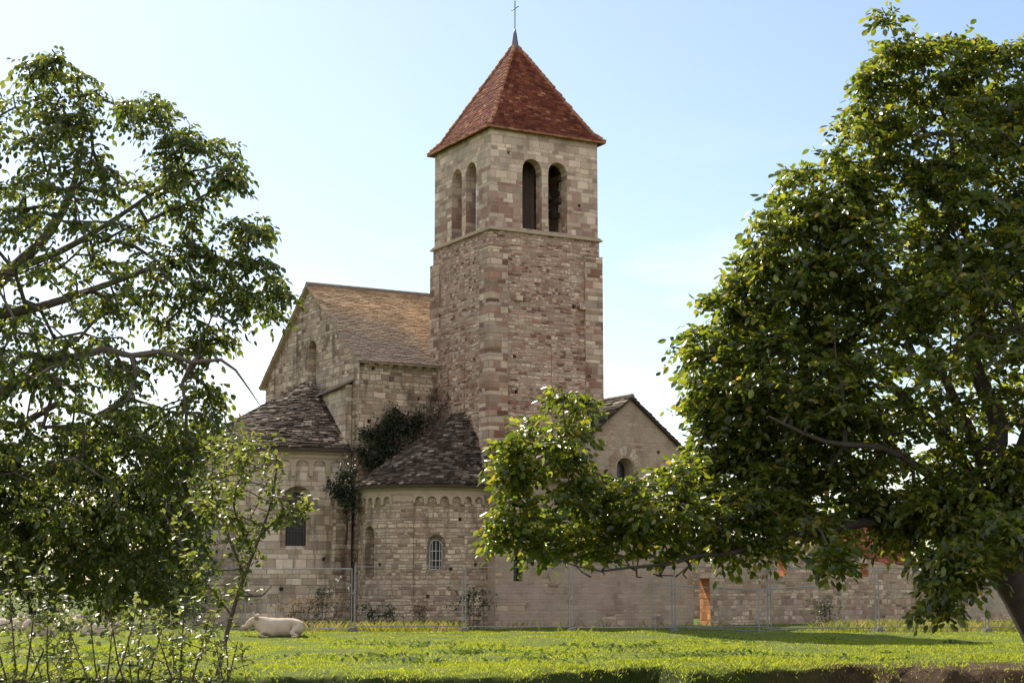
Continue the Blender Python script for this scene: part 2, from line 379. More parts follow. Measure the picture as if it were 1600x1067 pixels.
M['horn'] = plain('horn', (.45, .38, .27), .5, .4, 0, .2, 9, 0)
M['eye'] = plain('dark eye', (.01, .01, .01), .2, .6, 0, 0, 5, 0)
M['barn wall'] = masonry('barn masonry', .25, .5, [(0, (.33, .24, .18)), (1, (.48, .39, .3))], (.42, .34, .26), .02, .04)

# ------------------------------------------------------------------ terrain
def fbm(x, y, s, seed=0): return noise.noise(Vector((x * s + seed, y * s - seed * .7, seed * 1.3)))
def lip(x):           # where the meadow breaks down to the stream bank
    k = max(0, min(1, (x - .2) / 2.2))
    return 30.0 + .45 * fbm(x, 0, .35, 3) + .35 * fbm(x, 0, 1.3, 8) + k * (3.1 + 2.2 * fbm(x, 0, .33, 13) + .9 * fbm(x, 0, 1.0, 14))
def gz(x, y):
    z = .05 * fbm(x, y, .35, 1) + .03 * fbm(x, y, 1.1, 2) + .022 * fbm(x, y, 2.7, 4)
    if y > 60: z *= max(0, 1 - (y - 60) / 10)
    z += .10 * math.exp(-((y - 51.5) / 2.0) ** 2) if x > -9 else 0.06 * math.exp(-((y - 49) / 2.2) ** 2)
    e = lip(x) + .6 * fbm(x, y, 1.2, 31)
    if y < e + 1.5: z -= .03 * min(e + 1.5 - y, 1.5) ** 2
    if y < e:
        d = min(1, (e - y) / .45); z -= .62 * d * (1 + .35 * fbm(x, y, .8, 5))
        d = max(0, min(1, (e - .5 - y) / 2.5)); z -= .55 * d
        z += .17 * fbm(x, y, 1.9, 17) * min(1, (e - y) * 2)
    z += .05 * fbm(x, y, 2.6, 9) * max(0, min(1, (e + 3 - y) / 3))
    return z

xs = np.concatenate([np.linspace(-2500, -60, 12), np.linspace(-50, -24, 27), np.linspace(-23.8, 23.8, 239), np.linspace(24, 50, 27), np.linspace(60, 2500, 12)])
ys = np.concatenate([np.linspace(-200, 5, 8), np.linspace(8, 24, 17), np.linspace(24.2, 38, 130), np.linspace(38.3, 70, 100), np.linspace(72, 130, 20), np.linspace(160, 3000, 14)])
gv = [(x, y, gz(x, y) if (abs(x) < 60 and 5 < y < 75) else (-1.0 if y <= 8 else (gz(x, y) if y < 75 else 0))) for y in ys for x in xs]
nx = len(xs)
gf = [(j * nx + i, j * nx + i + 1, (j + 1) * nx + i + 1, (j + 1) * nx + i) for j in range(len(ys) - 1) for i in range(nx - 1)]
gm = bpy.data.meshes.new('ground'); gm.from_pydata(gv, [], gf)
for p in gm.polygons: p.use_smooth = True
m, t, nd, lk = new_mat('meadow ground'); q = NT(t); b = nd['Principled BSDF']; b.inputs['Roughness'].default_value = .95; b.inputs['Specular IOR Level'].default_value = .1
obj = q.n('ShaderNodeTexCoord').outputs['Object']; geo = q.n('ShaderNodeNewGeometry')
c = q.ramp(q.noise(obj, 1.3, 6, .65), [(.3, (.055, .085, .014)), (.5, (.095, .125, .018)), (.7, (.13, .145, .03))])
nz_ = q.n('ShaderNodeSeparateXYZ'); lk.new(geo.outputs['Normal'], nz_.inputs[0])
ps = q.n('ShaderNodeSeparateXYZ'); lk.new(geo.outputs['Position'], ps.inputs[0])
soil = q.ramp(q.noise(obj, 5, 5, .6), [(.3, (.045, .028, .018)), (.7, (.12, .078, .05))])
steep = q.mr(q.m('ADD', nz_.outputs[2], q.m('MULTIPLY', q.noise(obj, 3, 4), .12)), 0.82, .98, 1.0, 0.0)
c = q.mix(steep, c, q.mix(q.mr(q.m('ADD', q.m('MULTIPLY', q.noise(obj, 1.3, 4), 6.0), q.m('MULTIPLY', ps.outputs[0], -1.0)), -4.5, -1.5), soil, (.035, .05, .012)))  # steep bank: shade put into the dark green of its grass
bare = q.m('MULTIPLY', q.mr(q.m('ADD', ps.outputs[1], q.m('MULTIPLY', q.noise(obj, .7, 4), -3.0)), 34.2, 32.0), q.mr(q.m('ADD', ps.outputs[0], q.m('MULTIPLY', q.noise(obj, .5, 3), 4.0)), 6.5, 9.5))
c = q.mix(bare, c, soil)
lk.new(c, b.inputs['Base Color'])
bp = q.n('ShaderNodeBump'); bp.inputs['Strength'].default_value = .6; bp.inputs['Distance'].default_value = .06
lk.new(q.noise(obj, 9, 5, .7), bp.inputs['Height']); lk.new(bp.outputs[0], b.inputs['Normal'])
tag(link('ground', gm, m), kind='structure')

# ------------------------------------------------------------------ church (local frame: +X west along the nave, +Y north, -X east, -Y south)
CH = Vector((-.811, 62, 0)); RZ = R(29.2); W = 4.85
church = empty('church', CH, RZ)
tag(church, 'old stone church with square bell tower, red pyramid roof and round apses', 'church')
AX = Vector((math.cos(RZ), math.sin(RZ), 0)); BY = Vector((-math.sin(RZ), math.cos(RZ), 0))
def wl(x, y, z=0): return CH + AX * x + BY * y + Vector((0, 0, z))

def tiles(mb, surf, nrow, tw, th, jt=.15, jw=.4, over=1.35, t0=0.0, lift0=.02, rg=random):
    for r in range(nrow):
        ta, tb = r / nrow, (r + over) / nrow
        L = sum((Vector(surf((k + 1) / 8, ta)) - Vector(surf(k / 8, ta))).length for k in range(8))
        n = max(1, int(L / tw)); cuts = [0]
        ws = [1 + rg.uniform(-jw, jw) for _ in range(n)]; tot = sum(ws); acc = 0
        for x in ws: acc += x; cuts.append(acc / tot)
        for i in range(n):
            u0, u1 = cuts[i], cuts[i + 1]; g = .06 * (u1 - u0)
            u0 += g * rg.random(); u1 -= g * rg.random(); um = (u0 + u1) / 2
            j0 = ta + rg.uniform(-jt, jt) / nrow; j1 = j0 + rg.uniform(-jt, jt) * .4 / nrow
            tb2 = min(1.0, tb)
            p = [Vector(surf(u0, j0)), Vector(surf(u1, j1)), Vector(surf(u1, tb2)), Vector(surf(u0, tb2))]
            e1 = Vector(surf(min(1, um + .02), ta)) - Vector(surf(max(0, um - .02), ta)); e2 = Vector(surf(um, min(1, ta + .02))) - Vector(surf(um, max(0, ta - .0)))
            nn = e1.cross(e2)
            if nn.length < 1e-9: continue
            nn.normalize()
            if nn.z < 0: nn = -nn
            h0 = th * rg.uniform(.6, 1.5); h1 = h0 * rg.uniform(.75, 1.25)
            mb.add([p[0] + nn * (lift0 + h0), p[1] + nn * (lift0 + h1), p[2] + nn * lift0, p[3] + nn * lift0, p[0] + nn * (lift0 - .012), p[1] + nn * (lift0 - .012)],
                   [(0, 1, 2, 3), (4, 5, 1, 0), (4, 0, 3), (5, 2, 1)])

def build_tiles(mb, name, mat, parent):
    me = bpy.data.meshes.new(name); me.from_pydata(mb.v, [], mb.f); me.update(); return link(name, me, mat, parent)

def lerp(a, b, t): return tuple(x + (y - x) * t for x, y in zip(a, b))
def patch(e0, e1, r1, r0): return lambda u, t: lerp(lerp(e0, e1, u), lerp(r0, r1, u), t)

# --- tower
tw_ = MB(); e = .035
tw_.box(-e, W + e, -e, W + e, -.5, 15.06); tower = tw_.build('tower', M['tower'], church)
bel = MB(); bel.box(0, W, 0, W, 15.2, 19.12); belfry = bel.build('belfry', M['belfry'], tower)
ch_ = MB(); ch_.box(.46, W - .46, .46, W - .46, 15.3, 18.95)
arches = MB()
for n, pts in (((0, -1), [(1.83, 0), (3.0, 0)]), ((-1, 0), [(0, 2.88), (0, 1.65)]), ((0, 1), [(1.85, W), (3.0, W)]), ((1, 0), [(W, 1.85), (W, 3.0)])):
    for P in pts: arch_cut(arches, P, n, 15.26, 18.08, .88, .3, .6, pt=.18)
cut(belfry, ch_, arches)
putb = MB()
for x, z in ((.78, 18.2), (4.0, 16.45)): hole(putb, (x, 0), (0, -1), z, .13)
cut(belfry, putb)
uv_box(belfry.data)
putt = MB()
for x, z, s in ((1.35, 12.45, .2), (3.7, 12.35, .17), (1.02, 10.2, .13), (1.1, 8.85, .13), (4.35, 10.9, .12), (2.9, 9.9, .1)): hole(putt, (x, 0), (0, -1), z, s)
for y, z, s in ((3.7, 13.7, .14), (2.1, 13.6, .13), (3.9, 11.4, .1), (1.2, 10.1, .12), (.45, 8.0, .11)): hole(putt, (0, y), (-1, 0), z, s)
cut(tower, putt); uv_box(tower.data)
mb = MB()
for x0, x1, y0, y1 in ((-.14, W + .14, -.14, W + .14),):
    mb.box(x0, x1, y0, y1, 15.06, 15.13); mb.box(x0 + .06, x1 - .06, y0 + .06, y1 - .06, 15.13, 15.2)
mb.build('string_course', M['trim'], tower)
PZ = 14.42
for sx, sy in ((0, 0), (1, 0), (0, 1), (1, 1)):
    mb = MB(); p = .13; wd = .68
    def fx(v): return v if sx == 0 else W - v
    def fy(v): return v if sy == 0 else W - v
    ring = [(-p, -p), (wd, -p), (wd, -e + .004), (-e + .004, -e + .004), (-e + .004, wd), (-p, wd)]
    mb.prism([(fx(a), fy(c), -.45) for a, c in ring], [(fx(a), fy(c), PZ) for a, c in ring])
    pil = mb.build('pilaster', M['quoin'], tower)
    mb = MB()
    rg2 = [(-p - .04, -p - .04), (wd + .03, -p - .04), (wd + .03, -e), (-e, -e), (-e, wd + .03), (-p - .04, wd + .03)]
    mb.prism([(fx(a), fy(c), PZ) for a, c in rg2], [(fx(max(a, -e) if i in (0, 3, 4, 5) else a), fy(max(c, -e) if i in (0, 1, 2, 3) else c), PZ + (.05 if i in (2, 3, 4) else .03)) for i, (a, c) in enumerate(rg2)])
    mb.build('pilaster_cap', M['trim'], pil)
# pale dressed blocks let into the front pilaster, projecting stones beside the putlog holes, blind strips
mb = MB()
for z, h_, cx_ in ((11.05, .33, 0), (11.42, .3, 0), (11.75, .3, 0), (12.6, .34, 0)):
    mb.prism([(a, c, z) for a, c in [(-.138, -.138), (.68, -.138), (.68, -.1), (-.1, -.1), (-.1, .68), (-.138, .68)]],
             [(a, c, z + h_) for a, c in [(-.138, -.138), (.68, -.138), (.68, -.1), (-.1, -.1), (-.1, .68), (-.138, .68)]])
mb.build('corner_block', M['quoin'], tower)
for x0, z0 in ((1.0, 12.35), (3.85, 12.25)):
    mb = MB(); mb.box(x0, x0 + .3, -.22, 0, z0, z0 + .22); mb.build('projecting_stone', M['quoin'], tower)
mb = MB(); mb.box(2.65, 4.3, -.075, -e + .003, 8.0, 10.75); mb.build('blind_panel', M['tower'], tower)
mb = MB(); mb.box(-.08, -e + .003, 2.05, 2.35, 7.5, 10.9); mb.build('blind_strip', M['tower'], tower)
# bell and frame
mb = MB()
for i in range(9): mb.box(.9 + i * .19, 1.08 + i * .19, 1.2 + .01 * (i % 2), 1.25 + .01 * (i % 2), 15.32, 18.7)
for i in range(5): mb.box(2.63, 2.68, 1.3 + i * .22, 1.51 + i * .22, 15.32, 18.7)
mb.build('timber_boarding', M['wood'], tower)
mb = MB()
for z in (16.4, 17.3): mb.box(2.75, W - .5, 2.1, 2.35, z, z + .22); mb.box(3.35, 3.6, .5, W - .5, z + .225, z + .42)
for x in (3.2, 4.1): mb.box(x, x + .2, 2.36, 2.56, 15.35, 18.6)
mb.build('bell_frame', M['wood'], tower)
mb = MB(); pts = [(3.05, 1.3, 17.5 - k) for k in (0, .06, .15, .35, .55, .68, .72)]; mb.tube(pts, [.06, .16, .22, .26, .34, .43, .42], 16)
mb.build('bell', M['bronze'], tower, True)

# --- spire
ov = .2; ze = 19.1; tip = (W / 2, W / 2, 23.55); spire_u = MB()
prof = [(W / 2 + ov + .03, ze), (W / 2 - .16, ze + .40), (.06, 23.45)]
def ringp(k):
    hw, z = prof[k]; return [(W/2 - hw, W/2 - hw, z), (W/2 + hw, W/2 - hw, z), (W/2 + hw, W/2 + hw, z), (W/2 - hw, W/2 + hw, z)]
rings = [ringp(k) for k in range(3)]
spire_u.add(rings[0] + rings[1] + rings[2], [(3, 2, 1, 0), (8, 9, 10, 11)] + [(k * 4 + i, k * 4 + (i + 1) % 4, k * 4 + 4 + (i + 1) % 4, k * 4 + 4 + i) for k in range(2) for i in range(4)])
spire = spire_u.build('spire', M['roof under'], church)
mb = MB()
for i in range(4):
    a, b_, c_, d_ = rings[0][i], rings[0][(i + 1) % 4], rings[1][(i + 1) % 4], rings[1][i]
    tiles(mb, patch(a, b_, c_, d_), 5, .22, .018, .08, .15)
    tiles(mb, patch(d_, c_, rings[2][(i + 1) % 4], rings[2][i]), 34, .22, .018, .08, .15)
build_tiles(mb, 'roof_tiles', M['spire'], spire)
mb = MB()
for i in range(4):
    for k, n in ((0, 4), (1, 22)):
        a, b_ = Vector(rings[k][i]), Vector(rings[k + 1][i])
        for j in range(n):
            s0, s1 = a.lerp(b_, j / n), a.lerp(b_, (j + 1.15) / n)
            if j == n - 1: s1 = a.lerp(b_, 1)
            jz = random.uniform(-.015, .03); mb.tube([s0 + Vector((0, 0, .03 + jz)), s1 + Vector((0, 0, .02 + jz))], [.10 + random.uniform(-.015, .01), .075], 7)
mb.build('hip_tiles', M['hip'], spire, False, False)
mb = MB()
for i in range(4):
    a, b_ = Vector(rings[0][i]), Vector(rings[0][(i + 1) % 4])
    n = 24
    for j in range(n):
        s0, s1 = a.lerp(b_, j / n), a.lerp(b_, (j + .96) / n); mb.tube([s0 + Vector((0, 0, -.005)), s1 + Vector((0, 0, -.005))], [.045, .045], 6)
mb.build('eave_tiles', M['hip'], spire, False, False)
mb = MB(); mb.tube([(W/2, W/2, 23.25), (W/2, W/2, 23.5), (W/2, W/2, 24.0), (W/2, W/2, 24.2)], [.24, .15, .075, .03], 8)
cap = mb.build('finial_cap', M['zinc'], spire, True)
mb = MB(); mb.tube([(W/2, W/2, 24.1), (W/2, W/2, 25.42)], .022, 6); mb.tube([(W/2 - .0, W/2 - .3, 25.08), (W/2, W/2 + .3, 25.08)], .02, 6)
mb.build('cross', M['zinc'], spire)

# --- choir
X0, Y0, Y1, YR = -3.5, 4.34, 14.6, 9.55; ZE, ZR = 10.35, 14.02; X1 = 4.4
mb = MB(); gab = [(Y0, -.5), (Y1, -.5), (Y1, ZE), (YR, ZR), (Y0, ZE)]
mb.prism([(X0, y, z) for y, z in gab], [(X1, y, z) for y, z in gab]); choir = mb.build('choir', M['choir'], church)
c1 = MB(); arch_cut(c1, (X0, 9.22), (-1, 0), 9.55, 11.72, .98, .3, .8, w_in=.8, zt_in=11.6)
hole(c1, (-2.9, Y0), (0, -1), 10.0, .16); hole(c1, (-3.05, Y0), (0, -1), 7.9, .17); hole(c1, (-.9, Y0), (0, -1), 8.9, .12)
cut(choir, c1); uv_box(choir.data)
mb = MB(); mb.box(X0 + .62, X0 + .66, 8.75, 9.7, 9.56, 11.62)
wn = mb.build('window', M['glass'], choir)
mb = MB()
for z in (10.1, 10.75): mb.tube([(X0 + .3, 8.74, z), (X0 + .3, 9.7, z)], .016, 5)
for y in (8.98, 9.22, 9.46): mb.tube([(X0 + .3, y, 9.56), (X0 + .3, y, 11.5)], .01, 5)
mb.build('grille', M['iron'], wn)
def gable_roof(name, x0, x1, y0, y1, yr, ze, zr, mat, under, parent, rows, tw, th, axis='x', ovr=.28, verge=.2):
    """pitched roof: solid boards plus tiles on both slopes; axis = direction of the ridge"""
    sl0 = (zr - ze) / (yr - y0); sl1 = (zr - ze) / (y1 - yr)
    def P(a, b_, z): return (a, b_, z) if axis == 'x' else (b_, a, z)
    a0, a1 = x0 - verge, x1
    ya, yb = y0 - ovr, y1 + ovr; za, zb = ze - sl0 * ovr, ze - sl1 * ovr
    k = .08; mb = MB()
    pr = [(ya, za + .01), (yr, zr + .01), (yb, zb + .01), (yb, zb + k), (yr, zr + k), (ya, za + k)]
    mb.prism([P(a0, y, z) for y, z in pr], [P(a1, y, z) for y, z in pr])
    ro = mb.build(name, under, parent)
    mb = MB()
    tiles(mb, patch(P(a0 - .03, ya - .04, za + k - .02), P(a1, ya - .04, za + k - .02), P(a1, yr, zr + k), P(a0 - .03, yr, zr + k)), rows, tw, th)
    tiles(mb, patch(P(a0 - .03, yb + .04, zb + k - .02), P(a1, yb + .04, zb + k - .02), P(a1, yr, zr + k), P(a0 - .03, yr, zr + k)), rows, tw, th)
    tl = build_tiles(mb, 'roof_tiles', mat, ro)
    mb = MB(); n = int((a1 - a0) / .4)
    for j in range(n):
        s0 = a0 + (a1 - a0) * j / n; s1 = a0 + (a1 - a0) * (j + 1.05) / n
        mb.tube([P(s0, yr, zr + k + .02), P(s1, yr, zr + k + .035)], [.11, .10], 7)
    mb.build('ridge', M['dark slab'], ro, False, False)
    return ro
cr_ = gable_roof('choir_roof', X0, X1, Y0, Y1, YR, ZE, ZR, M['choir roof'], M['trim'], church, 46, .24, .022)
for i in range(9):
    mb = MB(); x = X0 + .35 + i * .42
    if x > -.15: break
    mb.prism([(x, Y0 + .02, z) for z in (9.98, 10.22)] + [(x, Y0 - .2, 10.22), (x, Y0 - .2, 10.12)], [(x + .17, Y0 + .02, z) for z in (9.98, 10.22)] + [(x + .17, Y0 - .2, 10.22), (x + .17, Y0 - .2, 10.12)])
    mb.build('corbel', M['trim'], choir)
mb = MB(); mb.box(X0 + .01, 0, Y0 - .16, Y0 + .01, 10.235, 10.33); mb.build('cornice', M['trim'], choir)
mb = MB()  # sloping flashing where the roof meets the tower
mb.prism([(-.12, Y0 - .32, 10.15), (-.05, Y0 - .32, 10.15), (-.05, W - .05, 10.82), (-.12, W - .05, 10.82)], [(-.12, Y0 - .32, 10.3), (-.05, Y0 - .32, 10.3), (-.05, W - .05, 10.98), (-.12, W - .05, 10.98)])
mb.build('flashing', M['trim'], cr_)
# raised abutment wall at the choir's corner with its slab capping
mb = MB(); pr = [(5.0, -.4), (8.7, -.4), (8.7, 9.12), (5.0, 9.38)]
mb.prism([(-3.78, y, z) for y, z in pr], [(-3.52, y, z) for y, z in pr]); ab = mb.build('abutment_wall', M['main apse'], choir)
mb = MB(); pr = [(4.86, 9.40), (8.75, 9.13), (8.75, 9.22), (4.86, 9.49)]
mb.prism([(-4.0, y, z - .1) for y, z in pr], [(-3.5, y, z + .12) for y, z in pr]); mb.build('slab_capping', M['dark slab'], ab)

# --- apses
class Apse:
    def __init__(s, x0, cx, yc, rad): s.x0, s.cx, s.yc, s.r = x0, cx, yc, rad; s.L = x0 - cx; s.T = 2 * s.L + math.pi * rad
    def path(s, d, off=0):
        if d < s.L: p, n = (s.x0 - d, s.yc - s.r), (0, -1)
        elif d < s.L + math.pi * s.r:
            a = (d - s.L) / s.r; n = (-math.sin(a), -math.cos(a)); p = (s.cx + s.r * n[0], s.yc + s.r * n[1])
        else: p, n = (s.cx + d - s.L - math.pi * s.r, s.yc + s.r), (0, 1)
        return (p[0] + n[0] * off, p[1] + n[1] * off), n
    def ring(s, off, z, n=56):
        ds = [0, s.L * .999] + [s.L + math.pi * s.r * i / n for i in range(1, n)] + [s.L + math.pi * s.r, s.T]
        return [(*s.path(d, off)[0], z) for d in ds]
    def body(s, zt, mat, parent, name):
        mb = MB(); mb.prism(s.ring(0, -.5), s.ring(0, zt)); o = mb.build(name, mat, parent); return o
    def band(s, name, prof, mat, parent):     # moulding swept along the outline; prof = (offset, z) list
        mb = MB(); rs = [s.ring(o, z) for o, z in prof]; n = len(rs[0])
        for i in range(len(rs) - 1): mb.add(rs[i] + rs[i + 1], [(j, j + 1, n + j + 1, n + j) for j in range(n - 1)])
        o = mb.build(name, mat, parent); return o
    def strip(s, mb, d0, d1, z0, z1, off):
        k = max(2, int((d1 - d0) / .12)); A = [s.path(d0 + (d1 - d0) * i / k, off)[0] for i in range(k + 1)]; B = [s.path(d0 + (d1 - d0) * i / k, -.02)[0] for i in range(k + 1)]
        poly = A + B[::-1]; mb.prism([(*p, z0) for p in poly], [(*p, z1) for p in poly])
    def arcade(s, mb, d0, d1, n, zb, zt, off, fill=.74):
        pit = (d1 - d0) / n
        for i in range(n):
            a = d0 + pit * i; r_ = pit * fill / 2; c = a + pit / 2; zs = zt - .07 - r_
            # spandrel between arch curve and band top
            pts = [(a, zb + (zs - zb) * .35), (c - r_, zb + (zs - zb) * .35)] + [(c - r_ * math.cos(math.pi * k / 8), zs + r_ * math.sin(math.pi * k / 8)) for k in range(9)] + [(c + r_, zb + (zs - zb) * .35), (a + pit, zb + (zs - zb) * .35)]
            for k in range(len(pts) - 1):
                (u0, z0), (u1, z1) = pts[k], pts[k + 1]
                if abs(u1 - u0) < 1e-6:
                    P0, P1 = s.path(u0, off)[0], s.path(u0, -.02)[0]; mb.poly((*P0, z0), (*P1, z0), (*P1, z1), (*P0, z1)); continue
                A0, A1 = s.path(u0, off)[0], s.path(u1, off)[0]; B0, B1 = s.path(u0, -.02)[0], s.path(u1, -.02)[0]
                mb.poly((*A0, z0), (*A1, z1), (*A1, zt), (*A0, zt)); mb.poly((*A0, z0), (*B0, z0), (*B1, z1), (*A1, z1))
            s.strip(mb, a - pit * .10, a + pit * .10, zb, zb + (zs - zb) * .36 + .02, off + .02)
    def roof(s, name, ze, apex, over, mat, parent, rows, tw, th, y_span=0.0, rt=.0):
        apex = Vector(apex); out = s.ring(over, ze); n = len(out)
        def surf(u, t):
            d = s.T * u; p = Vector((*s.path(d, over)[0], ze))
            tp = apex + Vector((0, (u - .5) * y_span, 0)); q_ = p.lerp(tp, t)
            q_.z += -.10 * math.sin(math.pi * t) * rt
            return q_
        mb = MB(); top = [tuple(apex + Vector((0, (i / (n - 1) - .5) * y_span, 0))) for i in range(n)]
        und = [(x, y, z - .12) for x, y, z in out]
        mb.add(out + top + und, [(i, i + 1, n + i + 1, n + i) for i in range(n - 1)] + [(i + 1, i, 2 * n + i, 2 * n + i + 1) for i in range(n - 1)] + [tuple(range(2 * n, 3 * n))])
        ro = mb.build(name, M['roof under'], parent)
        mb = MB(); tiles(mb, surf, rows, tw, th, .42, .6, 1.6, lift0=.03); build_tiles(mb, 'stone_slabs', mat, ro)
        return ro, surf

def grille_window(parent, name_, P, n, z0, zt, w, bars, rails, deep, gd, gmat, tilt=0):
    n = Vector((n[0], n[1], 0)).normalized(); t = Vector((-n.y, n.x, 0)); B0 = Vector((P[0], P[1], 0))
    mb = MB(); r = arch_ring(P, n, z0, zt, w, -deep); mb.prism(r, [q_ - n * .03 for q_ in r]); wn = mb.build('window', M['glass'], parent)
    mb = MB()
    for i in range(bars):
        x = (i + .5) / bars * 2 - 1; x *= w / 2 * .92; zz = zt - w / 2 + math.sqrt(max(0, (w / 2) ** 2 - x * x)) - .02
        a = B0 - n * gd + t * x; mb.tube([a + Vector((0, 0, z0)), a + Vector((0, 0, zz))], .012, 5)
    for z in rails:
        a = B0 - n * gd; mb.tube([a - t * w * .49 + Vector((0, 0, z)), a + t * w * .49 + Vector((0, 0, z))], .012, 5)
    if gmat is M['white iron']:
        q_ = arch_ring(P, n, z0, zt, w * .97, -gd); mb.tube(q_ + [q_[0]], .016, 5)
    mb.build('grille', gmat, wn)
    return wn

# side apse, against the tower's east face
sa = Apse(-e, -1.25, 2.4, 2.72)
side = sa.body(5.2, M['apse'], church, 'side_apse')
c1, c2 = MB(), MB()
P, n = sa.path(2.3); arch_cut(c1, P, n, 2.02, 3.5, .86, .25, .22, w_in=.56, zt_in=3.3, z0_in=2.1); 
arch_cut(c2, P, n, 2.12, 3.22, .46, .3, .62)
P2, n2 = sa.path(5.28); arch_cut(c1, P2, n2, 1.85, 3.75, .8, .25, .5, w_in=.6)
for d, z in ((3.35, 3.9), (1.4, 3.95), (3.3, 2.35), (.75, 2.3), (2.6, 1.15), (3.4, 1.1), (1.0, 1.15), (4.6, 2.3), (1.75, 2.15)):
    Pq, nq = sa.path(d); hole(c1, Pq, nq, z, .13)
cut(side, c1, c2); uv_apse(side.data, sa.cx, sa.yc, sa.r)
grille_window(side, 'window', P, n, 2.13, 3.2, .46, 3, (2.45, 2.8), .45, .2, M['white iron'])
mb = MB(); sa.strip(mb, 3.14, 3.98, -.45, 4.62, .07); ls = mb.build('lesene', M['apse'], side); uv_apse(ls.data, sa.cx, sa.yc, sa.r)
mb = MB(); sa.strip(mb, .02, .42, -.45, 4.62, .07); ls = mb.build('lesene', M['apse'], side); uv_apse(ls.data, sa.cx, sa.yc, sa.r)
mb = MB(); sa.strip(mb, 6.6, 7.3, -.45, 4.62, .07); ls = mb.build('lesene', M['apse'], side); uv_apse(ls.data, sa.cx, sa.yc, sa.r)
for d0, d1, k in ((.45, 3.14, 6), (3.98, 6.6, 6), (7.3, 9.2, 4)):
    mb = MB(); sa.arcade(mb, d0, d1, k, 4.5, 4.86, .1); mb.build('arcaded_frieze', M['trim'], side)
mb = MB(); sa.strip(mb, 3.14, 3.98, 4.62, 4.86, .075); mb.build('lesene_head', M['trim'], side)
sa.band('cornice', [(0, 4.86), (.11, 4.86), (.12, 5.0), (.2, 5.06), (.26, 5.2), (0, 5.2)], M['trim'], side)
sr, _ = sa.roof('side_apse_roof', 5.22, (-.04, 2.55, 8.2), .36, M['lauze'], church, 40, .19, .04, 1.1, .0)

# main apse, against the choir gable
ma = Apse(-3.7, -4.6, 9.1, 4.15)
mainb = ma.body(6.75, M['main apse'], church, 'main_apse')
c1, c2 = MB(), MB()
P, n = ma.path(2.0); arch_cut(c1, P, n, 2.95, 5.4, 1.42, .25, .4, w_in=1.1, zt_in=5.25, z0_in=3.0)
arch_cut(c2, P, n, 3.05, 5.12, .8, .3, .85)
P2, n2 = ma.path(7.4); arch_cut(c1, P2, n2, 3.3, 5.65, 1.4, .25, .3, w_in=1.25, zt_in=5.55)
for d, z in ((.75, 5.55), (.9, 2.55), (1.1, 1.35), (3.3, 2.6), (2.55, 1.4), (4.4, 1.4), (.3, 3.3)):
    Pq, nq = ma.path(d); hole(c1, Pq, nq, z, .15)
cut(mainb, c1, c2); uv_apse(mainb.data, ma.cx, ma.yc, ma.r)
grille_window(mainb, 'window', P, n, 3.06, 5.1, .8, 6, (3.6, 4.2, 4.7), .65, .44, M['iron'])
mb = MB(); r = arch_ring(P2, n2, 3.35, 5.5, 1.24, -.24); mb.prism(r, [q_ - Vector((*n2, 0)) * .03 for q_ in r]); mb.build('window', M['glass'], mainb)
mb = MB(); ma.strip(mb, -.02, .62, -.45, 5.0, .45); ma.strip(mb, .0, .55, 5.0, 5.25, .25); bt = mb.build('buttress', M['choir'], mainb)
mb = MB(); ma.arcade(mb, .15, 14.4, 21, 5.72, 6.42, .07, .74); mb.build('arcaded_frieze', M['trim'], mainb)
ma.band('cornice', [(0, 6.42), (.12, 6.42), (.13, 6.54), (.22, 6.6), (.27, 6.74), (0, 6.74)], M['trim'], mainb)
mr_, msurf = ma.roof('main_apse_roof', 6.78, (-3.8, 9.15, 9.85), .38, M['lauze'], church, 40, .24, .045, 1.4, .0)
# verge stones along the abutment
mb = MB()
pA, pB = Vector((-3.86, 8.6, 9.45)), Vector((-3.86, 4.75, 6.85))
for j in range(11):
    a, b_ = pA.lerp(pB, j / 11), pA.lerp(pB, (j + .95) / 11); s_ = .05 + .02 * random.random()
    mb.prism([a + Vector((-.22, 0, 0)), a + Vector((.08, 0, 0)), a + Vector((.08, 0, .14 + s_)), a + Vector((-.22, 0, .1 + s_))], [b_ + Vector((-.22, 0, 0)), b_ + Vector((.08, 0, 0)), b_ + Vector((.08, 0, .14 + s_)), b_ + Vector((-.22, 0, .1 + s_))])
mb.build('verge_stones', M['trim'], mr_)
# pier wedged between the two apses
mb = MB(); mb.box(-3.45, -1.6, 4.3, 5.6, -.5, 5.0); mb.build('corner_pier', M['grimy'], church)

# --- south transept with its gable, and the low lean-to beside it
TY = -1.0; tx0, tx1, txr = 2.8, 8.5, 5.65; tze, tzr = 6.42, 8.72
mb = MB(); gab = [(tx0, -.5), (tx1, -.5), (tx1, tze), (txr, tzr), (tx0, tze)]
mb.prism([(x, TY, z) for x, z in gab], [(x, 4.4, z) for x, z in gab]); tr = mb.build('transept', M['plaster'], church)
c1 = MB(); arch_cut(c1, (5.38, TY), (0, -1), 4.6, 6.5, .86, .3, .55, w_in=.6, zt_in=6.3, z0_in=4.75)
hole(c1, (6.95, TY), (0, -1), 6.7, .13); hole(c1, (7.6, TY), (0, -1), 5.1, .13)
cut(tr, c1); uv_box(tr.data)
mb = MB(); r = arch_ring((5.38, TY), (0, -1), 4.75, 6.3, .6, -.5); mb.prism(r, [q_ + Vector((0, .03, 0)) for q_ in r]); mb.build('window', M['glass'], tr)
mb = MB()
